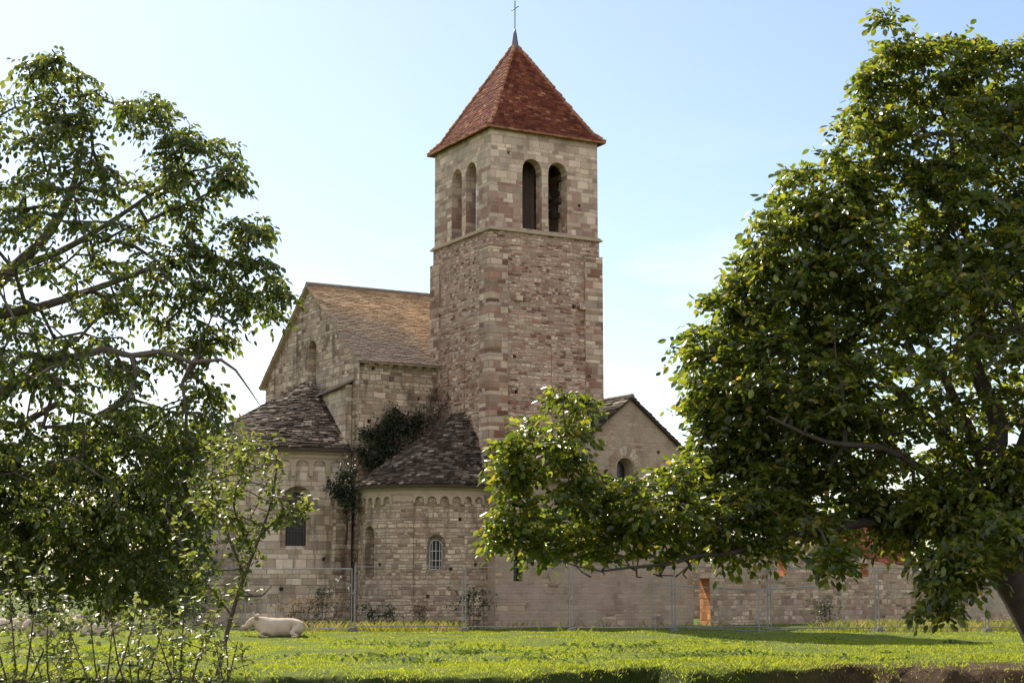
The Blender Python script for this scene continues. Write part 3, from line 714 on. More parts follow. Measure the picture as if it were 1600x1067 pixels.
for k in range(11):
    a0, a1 = math.pi * (k + .06) / 11, math.pi * (k + .94) / 11; r0, r1 = .45, .74 + (.07 if k % 2 else 0); cz = 6.07
    rr = [(5.38 + r0 * math.cos(a0), cz + r0 * math.sin(a0)), (5.38 + r1 * math.cos(a0), cz + r1 * math.sin(a0)), (5.38 + r1 * math.cos(a1), cz + r1 * math.sin(a1)), (5.38 + r0 * math.cos(a1), cz + r0 * math.sin(a1))]
    mb.prism([(x, TY - .015, z) for x, z in rr], [(x, TY + .05, z) for x, z in rr])
vo = mb.build('voussoirs', island_mat('voussoir stones', [(0, (.26, .17, .12)), (.5, (.38, .29, .21)), (1, (.5, .42, .32))], .9, .15, 5), tr)
gable_roof('transept_roof', TY, 4.2, tx0, tx1, txr, tze, tzr, M['lauze'], M['roof under'], church, 18, .33, .045, axis='y', ovr=.22, verge=.16)
mb = MB(); mb.prism([(-.32, TY, -.5), (-.32, .1, -.5), (-.32, .1, 6.4), (-.32, TY, 5.5)], [(tx0 - .01, TY, -.5), (tx0 - .01, .1, -.5), (tx0 - .01, .1, 6.4), (tx0 - .01, TY, 5.5)])
lt = mb.build('lean_to', M['plaster'], church)
c1 = MB(); arch_cut(c1, (.63, TY), (0, -1), 1.7, 2.65, .4, .3, .4); cut(lt, c1); uv_box(lt.data)
mb = MB(); mb.box(.42, .84, TY + .3, TY + .33, 1.71, 2.64); mb.build('window', M['glass'], lt)
mb = MB()
tiles(mb, patch((-.42, TY - .25, 5.38), (tx0, TY - .25, 5.38), (tx0, -.06, 6.45), (-.42, -.06, 6.45)), 8, .33, .045); build_tiles(mb, 'stone_slabs', M['lauze'], lt)

# ------------------------------------------------------------------ ruined nave walls
def ruin(name, y0, y1, prof, openings, label, fill_mat):
    mb = MB(); base = wl(prof[0][0], y0); rt = empty(name, base, RZ); x_0 = prof[0][0]
    top = []
    for (xa, za), (xb, zb) in zip(prof, prof[1:]):
        k = max(1, int((xb - xa) / .35))
        for i in range(k):
            x = xa + (xb - xa) * i / k; top.append((x - x_0, za + (zb - za) * i / k + random.uniform(-.09, .09)))
    top.append((prof[-1][0] - x_0, prof[-1][1]))
    th = y1 - y0
    ring = [(top[0][0], -.5)] + top + [(top[-1][0], -.5)]
    mb.prism([(x, 0, z) for x, z in ring], [(x, th, z) for x, z in ring])
    o = mb.build('wall', M['ruin'], rt)
    if openings:
        c1 = MB()
        for x, z0, zt, w_, sh in openings: arch_cut(c1, (x - x_0, 0), (0, -1), z0, zt, w_, .12, th + .05, w_in=w_ + .66, pt=-1)
        cut(o, c1); uv_box(o.data)
        o.data.materials.clear(); o.data.materials.append(M['ruin']); o.data.materials.append(M['orange'])
        for p in o.data.polygons:
            if .05 < p.center.y < th - .05 and abs(p.normal.z) < .6 and any(abs(p.center.x - (x - x_0)) < w_ * 1.3 for x, _, _, w_, _ in openings): p.material_index = 1
    tag(rt, label, 'wall', None, 'thing')
    return rt
ruin('ruined_wall', -.82, .28, [(8.52, 3.4), (10, 3.5), (11.6, 2.95), (12.6, 3.35), (14.0, 3.2), (15.2, 3.5), (16, 2.75), (17.2, 2.65), (19.2, 2.35), (21, 2.2), (25, 1.8), (29, 1.5), (33, 1.3)],
     [(9.03, -.2, 1.82, .76, -.0), (13.05, 1.92, 2.78, .36, 0), (17.4, 1.9, 2.45, .42, 0)],
     'long low ruined stone wall with doorway and ragged top, right of the church', M['orange'])
ruin('ruined_wall', 12.2, 13.0, [(6.0, 3.6), (9, 2.6), (12, 3.1), (15.0, 2.4), (18, 2.6), (24, 1.6), (30, 1.3)], [],
     'far ruined stone wall behind the long wall with the doorway', M['orange'])

# barn far behind
barn = empty('barn', (21.3, 108, 0), R(14)); tag(barn, 'red tiled barn far behind the ruined wall, glimpsed under the right walnut tree', 'barn')
mb = MB(); gab = [(-3.5, -.3), (3.5, -.3), (3.5, 3.0), (0, 5.6), (-3.5, 3.0)]; mb.prism([(-3.4, y, z) for y, z in gab], [(3.4, y, z) for y, z in gab]); mb.build('wall', M['barn wall'], barn)
gable_roof('roof', -3.4, 3.6, -3.5, 3.5, 0, 3.0, 5.6, M['spire'], M['roof under'], barn, 16, .35, .03)
mb = MB(); mb.box(-1.1, 1.1, -3.56, -3.5, -.1, 2.4); mb.build('door', M['wood'], barn)

# ------------------------------------------------------------------ temporary site fence
posts = [235, 380, 551, 725, 893, 1053, 1203, 1372, 1543, 1712]
where = ['behind the lone lying cow and the leafy saplings', 'in front of the main apse window', 'in front of the small barred side apse window', 'in front of the slit window and plain wall',
         'in front of the transept wall under the drooping branch', 'in front of the ruined wall doorway', 'in front of the little ruined wall window', 'behind the hanging walnut sprays', 'behind the right walnut trunk']
def fence_panel(name, a, b_, label, h=2.0, z=.06):
    rt = empty(name, a); d = (b_ - a); L = math.hypot(d.x, d.y); rt.rotation_euler.z = math.atan2(d.y, d.x)
    tag(rt, label, 'fence panel', 'wire fence panels standing along the meadow edge')
    z0, z1 = z, h + z; r = .021
    mb = MB(); mb.tube([(.05, 0, z0 - .05), (.05, 0, z1), ], r, 6); mb.tube([(L - .05, 0, z0 - .05), (L - .05, 0, z1)], r, 6)
    mb.tube([(.05, 0, z1 - .01), (L - .05, 0, z1 - .01)], r * .85, 6); mb.tube([(.05, 0, z0 + .12), (L - .05, 0, z0 + .12)], r * .8, 6)
    mb.build('frame', M['galv'], rt)
    mb = MB(); n = int(L / .11)
    for i in range(1, n): mb.tube([(i * L / n, .004, z0 + .12), (i * L / n, .004, z1)], .0016, 3, False)
    for k in range(1, 8): mb.tube([(.05, -.004, z0 + .12 + k * .235), (L - .05, -.004, z0 + .12 + k * .235)], .0016, 3, False)
    mb.build('wire_mesh', M['galv'], rt, False, False)
    return rt
fp = []
for px in posts: p = at(px, 990, 53 + (.35 if px < 500 else 0) + .25 * math.sin(px)); fp.append(Vector((p.x, p.y, 0)))
for p in fp: p.z = gz(p.x, p.y)
for i in range(len(fp) - 1): fence_panel('site_fence', fp[i], fp[i + 1], 'galvanised wire fence panel ' + where[i])
feet_at = ['left of the main apse', 'left of the main apse window', 'in front of the gap between the apses', 'in front of the side apse right of its barred window', 'in front of the plain wall under the drooping branch',
           'in front of the transept wall left of the doorway', 'right of the ruined wall doorway', 'under the hanging walnut sprays', 'left of the right walnut trunk']
for i, p in enumerate(fp[:-1]):
    mb = MB(); mb.box(-.12, .12, -.33, .33, 0, .13); mb.box(-.085, .085, -.28, .28, .13, .17)
    o = mb.build('concrete_block', M['concrete']); o.location = p - Vector((0, 0, .01)); o.rotation_euler.z = .1 * math.sin(i * 3)
    tag(o, 'concrete fence foot block ' + feet_at[i], 'fence foot', 'concrete blocks under the fence posts')
    mb = MB(); mb.box(-.09, .09, -.035, .035, 1.2, 1.24); mb.box(-.02, .02, -.06, .06, 1.19, 1.25)
    o = mb.build('steel_clamp', M['galv']); o.location = p; tag(o, 'steel fence clamp ' + feet_at[i], 'clamp', 'clamps joining the fence panels')
for (xa, ya, xb, yb, za, zb, lab) in ((1022, 913, 1184, 921, 55.2, 55.9, 'spare fence panel leaning behind the front row, left of the sagging pale rail'), (1183, 921, 1314, 913, 55.8, 55.4, 'spare fence panel with pale rail sagging left, propped behind the fence')):
    a, b_ = at(xa, ya, za), at(xb, yb, zb); rt = empty('site_fence', (a.x, a.y, 0)); tag(rt, lab, 'fence panel', 'spare fence panels behind the row')
    o_ = Vector((a.x, a.y, 0)); A_, B_ = a - o_, b_ - o_
    mb = MB(); lo = Vector((0, -.25, -1.5))
    mb.tube([A_, B_], .02 if xa > 1100 else .013, 6); mb.tube([A_, A_ + lo], .016, 6); mb.tube([B_, B_ + lo], .016, 6); mb.tube([A_ + lo * .9, B_ + lo * .9], .014, 6)
    mb.build('frame', M['galv'], rt)
    mb = MB()
    for i in range(1, 22): mb.tube([A_.lerp(B_, i / 22), A_.lerp(B_, i / 22) + lo * .9], .0016, 3, False)
    mb.build('wire_mesh', M['galv'], rt, False, False)
for px, py, lab, ln in ((528, 906, 'white plastic scrap snagged high on the fence before the apse gap', .22), (545, 919, 'small white tatter on the fence just left of the double post', .1)):
    mb = MB(); c = at(px, py, 52.95); k = 7
    pts = [Vector((ln * (i / k - .5), .02 * math.sin(i * 2.1), .06 * math.sin(i * 1.3) + .1 * (i / k - .5))) for i in range(k + 1)]
    for i in range(k): mb.poly(pts[i], pts[i + 1], pts[i + 1] + Vector((.01, .012, .05)), pts[i] + Vector((.01, .012, .045)))
    o = mb.build('plastic_scrap', M['plastic scrap']); o.location = c; tag(o, lab, 'scrap')

# ------------------------------------------------------------------ leaves and branches
def leaf_template(w=.62, droop=.18, fold=.18):
    t = np.array([(0, 0, 0), (.3, -w * .8, 0), (.3, 0, -fold * .3), (.3, w * .8, 0), (.66, -w * .85, 0), (.66, 0, -fold * .3), (.66, w * .85, 0), (1, 0, 0)], float)
    t[:, 1] *= .5; t[:, 2] -= droop * t[:, 0] ** 2; t[1, 2] += .04; t[3, 2] += .04; t[4, 2] += .05; t[6, 2] += .05
    f = [(0, 2, 1), (0, 3, 2), (1, 2, 5, 4), (2, 3, 6, 5), (4, 5, 7), (5, 6, 7)]
    return t, f

def leaf_mesh(name, pos, dirs, ups, lens, tmpl, mat, parent):
    t, f = tmpl; n = len(pos); k = len(t)
    d = dirs / np.linalg.norm(dirs, axis=1, keepdims=True); u = ups - (ups * d).sum(1, keepdims=True) * d
    u /= np.linalg.norm(u, axis=1, keepdims=True) + 1e-9; s = np.cross(u, d)
    v = pos[:, None, :] + lens[:, None, None] * (t[None, :, 0:1] * d[:, None, :] + t[None, :, 1:2] * s[:, None, :] + t[None, :, 2:3] * u[:, None, :])
    loops = np.concatenate([np.array(q_) for q_ in f]); sizes = np.array([len(q_) for q_ in f])
    me = bpy.data.meshes.new(name); me.vertices.add(n * k); me.vertices.foreach_set('co', v.reshape(-1).astype(np.float32))
    al = (loops[None, :] + (np.arange(n) * k)[:, None]).reshape(-1); me.loops.add(len(al)); me.loops.foreach_set('vertex_index', al.astype(np.int32))
    sz = np.tile(sizes, n); st = np.concatenate([[0], np.cumsum(sz)[:-1]]); me.polygons.add(len(sz)); me.polygons.foreach_set('loop_start', st.astype(np.int32))
    me.update(calc_edges=True); me.validate()
    return link(name, me, mat, parent)

def tube_mesh(name, P0, P1, r0, r1, k, mat, parent):
    n = len(P0); d = P1 - P0; d /= np.linalg.norm(d, axis=1, keepdims=True) + 1e-9
    a = np.cross(d, np.tile([[.31, .87, .38]], (n, 1))); a /= np.linalg.norm(a, axis=1, keepdims=True) + 1e-9; b_ = np.cross(d, a)
    an = np.arange(k) * 2 * math.pi / k
    off = a[:, None, :] * np.cos(an)[None, :, None] + b_[:, None, :] * np.sin(an)[None, :, None]
    v = np.concatenate([P0[:, None, :] - d[:, None, :] * r0[:, None, None] * .3 + off * r0[:, None, None], P1[:, None, :] + off * r1[:, None, None]], 1)
    j = np.arange(k); q_ = np.stack([j, (j + 1) % k, k + (j + 1) % k, k + j], 1).reshape(-1)
    al = (q_[None, :] + (np.arange(n) * 2 * k)[:, None]).reshape(-1)
    me = bpy.data.meshes.new(name); me.vertices.add(n * 2 * k); me.vertices.foreach_set('co', v.reshape(-1).astype(np.float32))
    me.loops.add(len(al)); me.loops.foreach_set('vertex_index', al.astype(np.int32))
    me.polygons.add(n * k); me.polygons.foreach_set('loop_start', (np.arange(n * k) * 4).astype(np.int32)); me.update(calc_edges=True); me.validate()
    for p in me.polygons: p.use_smooth = True
    return link(name, me, mat, parent)

def crom(pts, step):
    """smooth a polyline of (Vector, radius)"""
    out = []
    for i in range(len(pts) - 1):
        p0, p1, p2, p3 = (pts[max(0, min(len(pts) - 1, i + k))] for k in (-1, 0, 1, 2))
        n = max(1, int((p2[0] - p1[0]).length / step))
        for j in range(n):
            t = j / n; t2, t3 = t * t, t * t * t
            out.append((.5 * ((2 * p1[0]) + (p2[0] - p0[0]) * t + (2 * p0[0] - 5 * p1[0] + 4 * p2[0] - p3[0]) * t2 + (-p0[0] + 3 * p1[0] - 3 * p2[0] + p3[0]) * t3), p1[1] + (p2[1] - p1[1]) * t))
    out.append(pts[-1]); return out

def grow(limbs, targets, step=.3, r_tip=.006, r_k=.0045, jig=.12, bow=.12):
    pos, par, rad = [], [], []
    for lb in limbs:
        prev = -1
        pts = crom(lb, step)
        if pos:
            A = np.array(pos); dd = np.linalg.norm(A - np.array(pts[0][0]), axis=1); j = int(dd.argmin())
            if dd[j] < 1.2: prev = j
        for p, r in pts: pos.append(np.array(p)); par.append(prev); rad.append(r); prev = len(pos) - 1
    n0 = len(pos); cap_ = n0 + len(targets) * 14; A = np.zeros((cap_, 3)); A[:n0] = pos; n = n0
    T = np.array(targets); d0 = np.array([np.linalg.norm(A[:n0] - t, axis=1).min() for t in T]); ends = []; order = []
    for ti in np.argsort(d0):
        t = T[ti]; dv = t - A[:n]; dd = np.sqrt((dv * dv).sum(1)); dd += .25 * np.maximum(0, -dv[:, 2]); j = int(dd.argmin()); d = np.linalg.norm(t - A[j])
        k = min(13, max(1, int(d / step))); sd = rng.normal(0, jig * d * .5, 3); a = A[j].copy(); last = j
        for i in range(1, k + 1):
            s_ = i / k; p = a + (t - a) * s_ + sd * math.sin(math.pi * s_) + np.array([0, 0, bow * d * math.sin(math.pi * s_)]) + rng.normal(0, .02, 3) * (s_ < 1)
            A[n] = p; par.append(last); rad.append(0); last = n; n += 1
        ends.append(last); order.append(ti)
    cnt = np.zeros(n); cnt[ends] += 1; par = np.array(par)
    for i in range(n - 1, -1, -1):
        if par[i] >= 0: cnt[par[i]] += cnt[i]
    rad = np.array(rad, float); g = np.arange(n) >= n0
    rad[g] = r_tip + r_k * np.sqrt(cnt[g])
    for i in range(n0, n): rad[i] = min(rad[i], rad[par[i]] * .95)
    e2 = np.zeros(len(T), int); e2[order] = ends
    return A[:n], par, rad, e2, n0

def in_poly(x, y, poly):
    c = False; n = len(poly)
    for i in range(n):
        x0, y0 = poly[i]; x1, y1 = poly[(i + 1) % n]
        if (y0 > y) != (y1 > y) and x < (x1 - x0) * (y - y0) / (y1 - y0) + x0: c = not c
    return c

def crown_points(n, poly, D, thick, gaps=(), zmin=.4, dens=None, clump=None):
    """points through a crown's volume: an outline seen from the meadow, filled to the crown's own depth"""
    xs_ = [p[0] for p in poly]; ys_ = [p[1] for p in poly]; out = []
    seg = [(np.array(poly[i], float), np.array(poly[(i + 1) % len(poly)], float)) for i in range(len(poly))]
    while len(out) < n:
        x, y = random.uniform(min(xs_), max(xs_)), random.uniform(min(ys_), max(ys_))
        if not in_poly(x, y, poly): continue
        if any(((x - gx) / ga) ** 2 + ((y - gy) / gb) ** 2 < 1 for gx, gy, ga, gb in gaps): continue
        if dens and random.random() > dens(x, y): continue
        p = np.array((x, y)); ed = 1e9
        for a, b_ in seg:
            d = b_ - a; t = np.clip(((p - a) @ d) / (d @ d), 0, 1); ed = min(ed, np.linalg.norm(p - a - d * t))
        hw = min(thick, .5 + ed * D / FPX * .95)
        q_ = at(x, y, D + random.uniform(-1, 1) * hw)
        if q_.z < zmin: q_.z = zmin + random.random() * .4
        if clump:
            v = noise.noise(q_ * clump[0] + Vector((3.1, 7.7, 1.9)))
            if v < clump[1] and random.random() > clump[2]: continue
        out.append(np.array(q_))
    return out

def shoots(poly, D, n, reach, per=4, skip=lambda x, y: False):
    """young shoots that stand out past the crown's edge"""
    out = []; L = [math.dist(poly[i], poly[(i + 1) % len(poly)]) for i in range(len(poly))]
    cx_ = sum(p[0] for p in poly) / len(poly); cy_ = sum(p[1] for p in poly) / len(poly)
    while len(out) < n * per:
        i = random.choices(range(len(poly)), L)[0]; a, b_ = poly[i], poly[(i + 1) % len(poly)]; t = random.random()
        x, y = a[0] + (b_[0] - a[0]) * t, a[1] + (b_[1] - a[1]) * t
        if skip(x, y): continue
        nx_, ny_ = b_[1] - a[1], a[0] - b_[0]; l_ = math.hypot(nx_, ny_) + 1e-6; nx_, ny_ = nx_ / l_, ny_ / l_
        if in_poly(x + nx_ * 4, y + ny_ * 4, poly): nx_, ny_ = -nx_, -ny_
        r_ = random.uniform(.1, 1) * reach; dz = random.uniform(-.8, .8)
        for k in range(per): s_ = (k + .6) / per; out.append(np.array(at(x + nx_ * r_ * s_ + random.gauss(0, 5), y + ny_ * r_ * s_ + random.gauss(0, 5), D + dz + random.gauss(0, .15))))
    return out

def compound(ends, A, par, nleaf, rach, llen, pairs=3, droop=.45, hang=(.1, .6), tilt=.38):
    """walnut foliage: several compound leaves around each shoot tip"""
    P, D, Up, Ln = [], [], [], []
    for e_ in ends:
        p = A[e_]; b_ = p - A[par[e_]]; b_ = b_ / (np.linalg.norm(b_) + 1e-9)
        for _ in range(nleaf + int(rng.integers(-1, 2))):
            az = rng.uniform(0, 2 * math.pi); d = np.array([math.cos(az), math.sin(az), rng.uniform(-.35, .55)]) + b_ * .7; d /= np.linalg.norm(d)
            L = rach * rng.uniform(.65, 1.2); base = p - b_ * rng.uniform(0, .3)
            sd = np.cross(d, [0, 0, 1.0]); sd /= np.linalg.norm(sd) + 1e-9
            for k in range(pairs + 1):
                s_ = (k + .8) / (pairs + .8); q_ = base + d * L * s_ - np.array([0, 0, droop * L * s_ * s_])
                tang = d - np.array([0, 0, 2 * droop * s_]); tang /= np.linalg.norm(tang)
                for sg in ((-1, 1) if k < pairs else (0,)):
                    ld = tang * (.55 if sg else 1) + sd * sg * .8 - np.array([0, 0, rng.uniform(*hang)]) + rng.normal(0, .22, 3)
                    P.append(q_); D.append(ld); Up.append(np.array([0, 0, 1.0]) + rng.normal(0, tilt, 3)); Ln.append(llen * rng.uniform(.7, 1.2) * (1.15 if not sg else .7 + .3 * s_))
    return map(np.array, (P, D, Up, Ln))

def simple_leaves(ends, A, par, n, spread, llen, droop=.3, along=4):
    P, D, Up, Ln = [], [], [], []
    for e_ in ends:
        chain = [e_]
        for _ in range(along):
            if par[chain[-1]] >= 0: chain.append(par[chain[-1]])
        for _ in range(n):
            c = A[chain[int(rng.integers(0, max(1, len(chain) - 1)))]]
            d = rng.normal(0, 1, 3); d[2] = d[2] * .6 - droop; d /= np.linalg.norm(d)
            P.append(c + rng.normal(0, spread, 3)); D.append(d); Up.append(np.array([0, 0, 1.0]) + rng.normal(0, .45, 3)); Ln.append(llen * rng.uniform(.55, 1.25))
    return map(np.array, (P, D, Up, Ln))

def plant(name, base, limbs, targets, leaf, mat, bark, label, cat, group=None, step=.3, r_tip=.006, r_k=.0045, k=5, tmpl=None, bare=(), jig=.12, bow=.12, crown='crown', stem_='trunk'):
    rt = empty(name, base); tag(rt, label, cat, group); inv = -np.array(base)
    A, par, rad, ends, n0 = grow(limbs, list(targets) + list(bare), step, r_tip, r_k, jig, bow); ends = ends[:len(targets)]
    idx = np.array([i for i in range(len(A)) if par[i] >= 0])
    tube_mesh(stem_, A[par[idx]] + inv, A[idx] + inv, np.where(rad[par[idx]] > 0, np.minimum(rad[par[idx]], np.where(idx >= n0, rad[idx] * 1.25, 1e9)), rad[idx]), rad[idx], k, bark, rt)
    P, D, Up, Ln = leaf(ends, A, par)
    leaf_mesh(crown, P + inv, D, Up, Ln, tmpl or leaf_template(), mat, rt)
    return rt
def LB(D, *pts):    # limb through picture points at depth D (+ offset) with radii
    return [(at(p[0], p[1], D + (p[3] if len(p) > 3 else 0)), p[2]) for p in pts]

# --- right walnut
DR = 33.0
poly_r = [(1620, 60), (1560, 70), (1500, 45), (1450, 62), (1385, 78), (1362, 130), (1325, 170), (1335, 225), (1285, 225), (1262, 262), (1225, 262), (1210, 300), (1190, 320), (1170, 360), (1185, 420), (1130, 455),
          (1085, 480), (1075, 520), (1045, 540), (1052, 585), (1060, 640), (1085, 690), (1040, 720), (985, 745), (945, 750), (925, 800), (960, 850), (1060, 865), (1160, 880), (1230, 855), (1330, 840), (1420, 860), (1520, 840), (1620, 860),
          (1760, 820), (1950, 700), (2020, 450), (1950, 200), (1800, 60)]
poly_r = [(x + (22 if 1030 < x < 1345 and y < 730 else 0), y + (10 if y < 240 else 0)) for x, y in poly_r]
gaps_r = [(1287, 778, 26, 22), (1330, 700, 14, 14), (1390, 120, 16, 12), (1466, 632, 10, 12), (1265, 870, 40, 10), (1450, 130, 14, 8), (1345, 815, 36, 16), (1240, 815, 14, 10)]
pts_r = crown_points(1750, poly_r, DR, 6.0, gaps_r, clump=(.75, -.02, .2))
pts_r += crown_points(140, [(930, 770), (1060, 720), (1250, 760), (1420, 790), (1400, 850), (1200, 868), (1000, 866), (945, 830)], DR - 1.2, 1.2, gaps_r)
pts_r += crown_points(230, [(1075, 545), (1200, 485), (1360, 560), (1360, 770), (1125, 735), (1092, 645)], DR - .5, 3.0, gaps_r)
pts_r += crown_points(200, [(1115, 485), (1215, 320), (1350, 270), (1380, 520), (1130, 545)], DR, 3.0, gaps_r)
pts_r += crown_points(240, [(1430, 70), (1700, 70), (1720, 520), (1440, 520)], DR - .5, 4.5, gaps_r)
pts_r += crown_points(160, [(1380, 780), (1600, 700), (1640, 870), (1500, 860)], DR - 1.5, 2.5)
tip_poly = [(900, 608), (870, 618), (842, 650), (800, 690), (782, 740), (800, 790), (768, 825), (775, 862), (830, 868), (900, 880), (965, 862), (1000, 830), (960, 770), (925, 740), (930, 690), (935, 640)]
pts_r += crown_points(140, tip_poly, DR - .8, 1.4, [(915, 715, 10, 30), (935, 690, 14, 40), (800, 845, 14, 20), (850, 790, 14, 26)], clump=(1.6, -.1, .2))
hang = [(1455, 850), (1560, 850), (1545, 900), (1520, 930), (1490, 950), (1445, 960), (1435, 930), (1470, 900), (1440, 880)]
pts_r += crown_points(48, hang, DR - 4, .8, zmin=.85)
pts_r += crown_points(12, [(1270, 850), (1320, 845), (1318, 885), (1275, 900)], DR - 3, .5)
pts_r += crown_points(24, [(1540, 800), (1640, 810), (1640, 880), (1570, 850)], DR - 4, .8)
pts_r += [np.array(at(x, y, DR - 1)) for x, y in ((1388, 32), (1378, 12), (1378, 40))]
pts_r += shoots(poly_r, DR - .3, 30, 14, 3, lambda x, y: x > 1620 or y > 700)
pts_r += shoots(tip_poly, DR - .8, 8, 8, 2, lambda x, y: x > 930)
bare_r = [np.array(at(random.uniform(870, 1100), random.uniform(868, 903), DR - 1.4 + random.uniform(-.6, .6))) for _ in range(34)]
limbs_r = [LB(DR, (1680, 1075, .62), (1645, 1005, .52), (1600, 930, .44), (1560, 872, .36), (1545, 820, .30), (1545, 740, .24), (1560, 660, .19), (1520, 560, .14), (1535, 430, .10), (1490, 320, .07), (1485, 210, .045), (1440, 110, .015)),
           LB(DR, (1560, 872, .24), (1500, 838, .19, -.3), (1430, 826, .15, -.6), (1350, 815, .12, -.9), (1290, 830, .095, -1.0), (1220, 838, .075, -1.2), (1150, 862, .058, -1.4), (1090, 868, .046, -1.5), (1040, 882, .036, -1.5), (985, 886, .028, -1.5), (940, 892, .02, -1.5), (900, 884, .015, -1.5), (850, 866, .009, -1.5)),
           LB(DR, (1545, 790, .2), (1480, 690, .13, .8), (1390, 600, .09, 1.4), (1280, 540, .05, 1.6), (1150, 500, .015, 1.5)),
           LB(DR, (1545, 740, .18), (1480, 600, .09, .2), (1400, 450, .055, .4), (1330, 350, .03, .2), (1290, 300, .012, 0)),
           LB(DR, (1545, 800, .15), (1450, 740, .10, -1.0), (1380, 700, .07, -1.8), (1290, 690, .045, -2), (1200, 650, .025, -2.2)),
           LB(DR, (1230, 850, .07, -1.2), (1100, 790, .05, -.6), (1000, 770, .035, -.8), (920, 740, .026, -1.2), (885, 680, .016, -1.5), (880, 615, .008, -1.5)),
           LB(DR, (1550, 850, .2), (1640, 700, .16, 1), (1740, 520, .1, 1.5), (1800, 350, .05, 1.5)),
           LB(DR, (1550, 830, .2), (1620, 640, .14, -2), (1680, 420, .08, -3.5), (1700, 250, .04, -3.8)),
           LB(DR, (1545, 820, .16), (1500, 720, .12, 2.5), (1430, 560, .07, 4), (1380, 420, .03, 4.4))]
plant('walnut_tree', tuple(at(1680, 1075, DR)), limbs_r, pts_r, lambda e_, A, p: compound(e_, A, p, 8, .44, .158, 3, .3, (-.4, .55), 1.0), M['walnut leaf'], M['bark'],
      'big walnut tree with dense crown and low drooping branch, on the right of the church', 'tree', None, .35, .006, .006, 6, bare=bare_r)

# --- left walnut
DL = 27.0
poly_l = [(-260, 200), (-150, 90), (-40, 120), (5, 100), (60, 80), (110, 80), (140, 115), (165, 135), (215, 150), (255, 150), (270, 200), (320, 190), (350, 195), (352, 260), (385, 285), (415, 295), (405, 350), (395, 400), (440, 440), (425, 500),
          (360, 500), (335, 540), (330, 600), (360, 620), (335, 690), (330, 780), (300, 880), (285, 945), (190, 955), (90, 930), (-60, 900), (-260, 900), (-380, 600)]
poly_l = [(x, y + (18 if y < 300 else 0)) for x, y in poly_l]
gaps_l = [(200, 235, 34, 32), (168, 208, 16, 18), (60, 625, 26, 28), (105, 645, 18, 16), (20, 235, 20, 10), (290, 400, 12, 12), (88, 330, 12, 18), (325, 470, 10, 16), (300, 250, 16, 10), (10, 380, 12, 10)]
pts_l = crown_points(1230, poly_l, DL, 3.6, gaps_l, .7, clump=(1.0, .0, .22))
pts_l += crown_points(620, [(-200, 640), (40, 690), (180, 640), (330, 660), (335, 780), (300, 940), (180, 955), (60, 900), (-200, 900)], DL + 1.5, 2.6, (), .7)
pts_l += shoots(poly_l, DL, 26, 12, 3, lambda x, y: x < -30 or y > 600)
limbs_l = [LB(DL, (-330, 1010, .5), (-250, 880, .42), (-190, 760, .34), (-150, 640, .26), (-130, 480, .18), (-110, 300, .1), (-90, 150, .03)),
           LB(DL, (-190, 760, .24), (-100, 690, .19, -.6), (-20, 625, .15, -1), (25, 598, .115, -1.1), (58, 586, .10, -1.2), (85, 560, .085, -1.2), (125, 558, .07, -1.2), (160, 545, .06, -1.1), (205, 556, .05, -1.2), (250, 549, .042, -1.1), (300, 566, .034, -1.2), (345, 562, .028, -1.2), (368, 578, .022, -1.2), (388, 606, .014, -1.2), (407, 634, .006, -1.2)),
           LB(DL, (-150, 620, .2), (-60, 500, .15, .4), (20, 420, .11, .6), (80, 360, .085, .6), (115, 290, .065, .6), (128, 215, .04, .6), (120, 130, .015, .6)),
           LB(DL, (20, 420, .08, .6), (90, 395, .06, .5), (160, 355, .045, .3), (240, 300, .03, .2), (310, 240, .012)),
           LB(DL, (-60, 500, .1, .4), (60, 480, .075, .2), (180, 440, .05), (300, 400, .03), (400, 420, .012)),
           LB(DL, (-190, 760, .2), (-80, 740, .15, 1), (60, 740, .11, 1.6), (180, 760, .07, 2), (280, 780, .03, 2)),
           LB(DL, (-170, 700, .18), (-90, 690, .11, 1.2), (-40, 655, .09, 2), (30, 665, .07, 2.3), (90, 630, .06, 2.6), (150, 650, .045, 2.7), (200, 622, .035, 2.8), (260, 640, .022, 2.8), (320, 615, .01, 2.8)),
           LB(DL, (60, 740, .07, 1.6), (90, 820, .05, 1.4), (140, 880, .03, 1.2), (170, 930, .012, 1.2))]
plant('walnut_tree', tuple(at(-330, 1010, DL)), limbs_l, pts_l, lambda e_, A, p: compound(e_, A, p, 7, .36, .115, 3, .45, (.0, .6), .75), M['left leaf'], M['pale bark'],
      'airy walnut tree with bare grey limbs showing, left of the church', 'tree', None, .35, .006, .0065, 6)

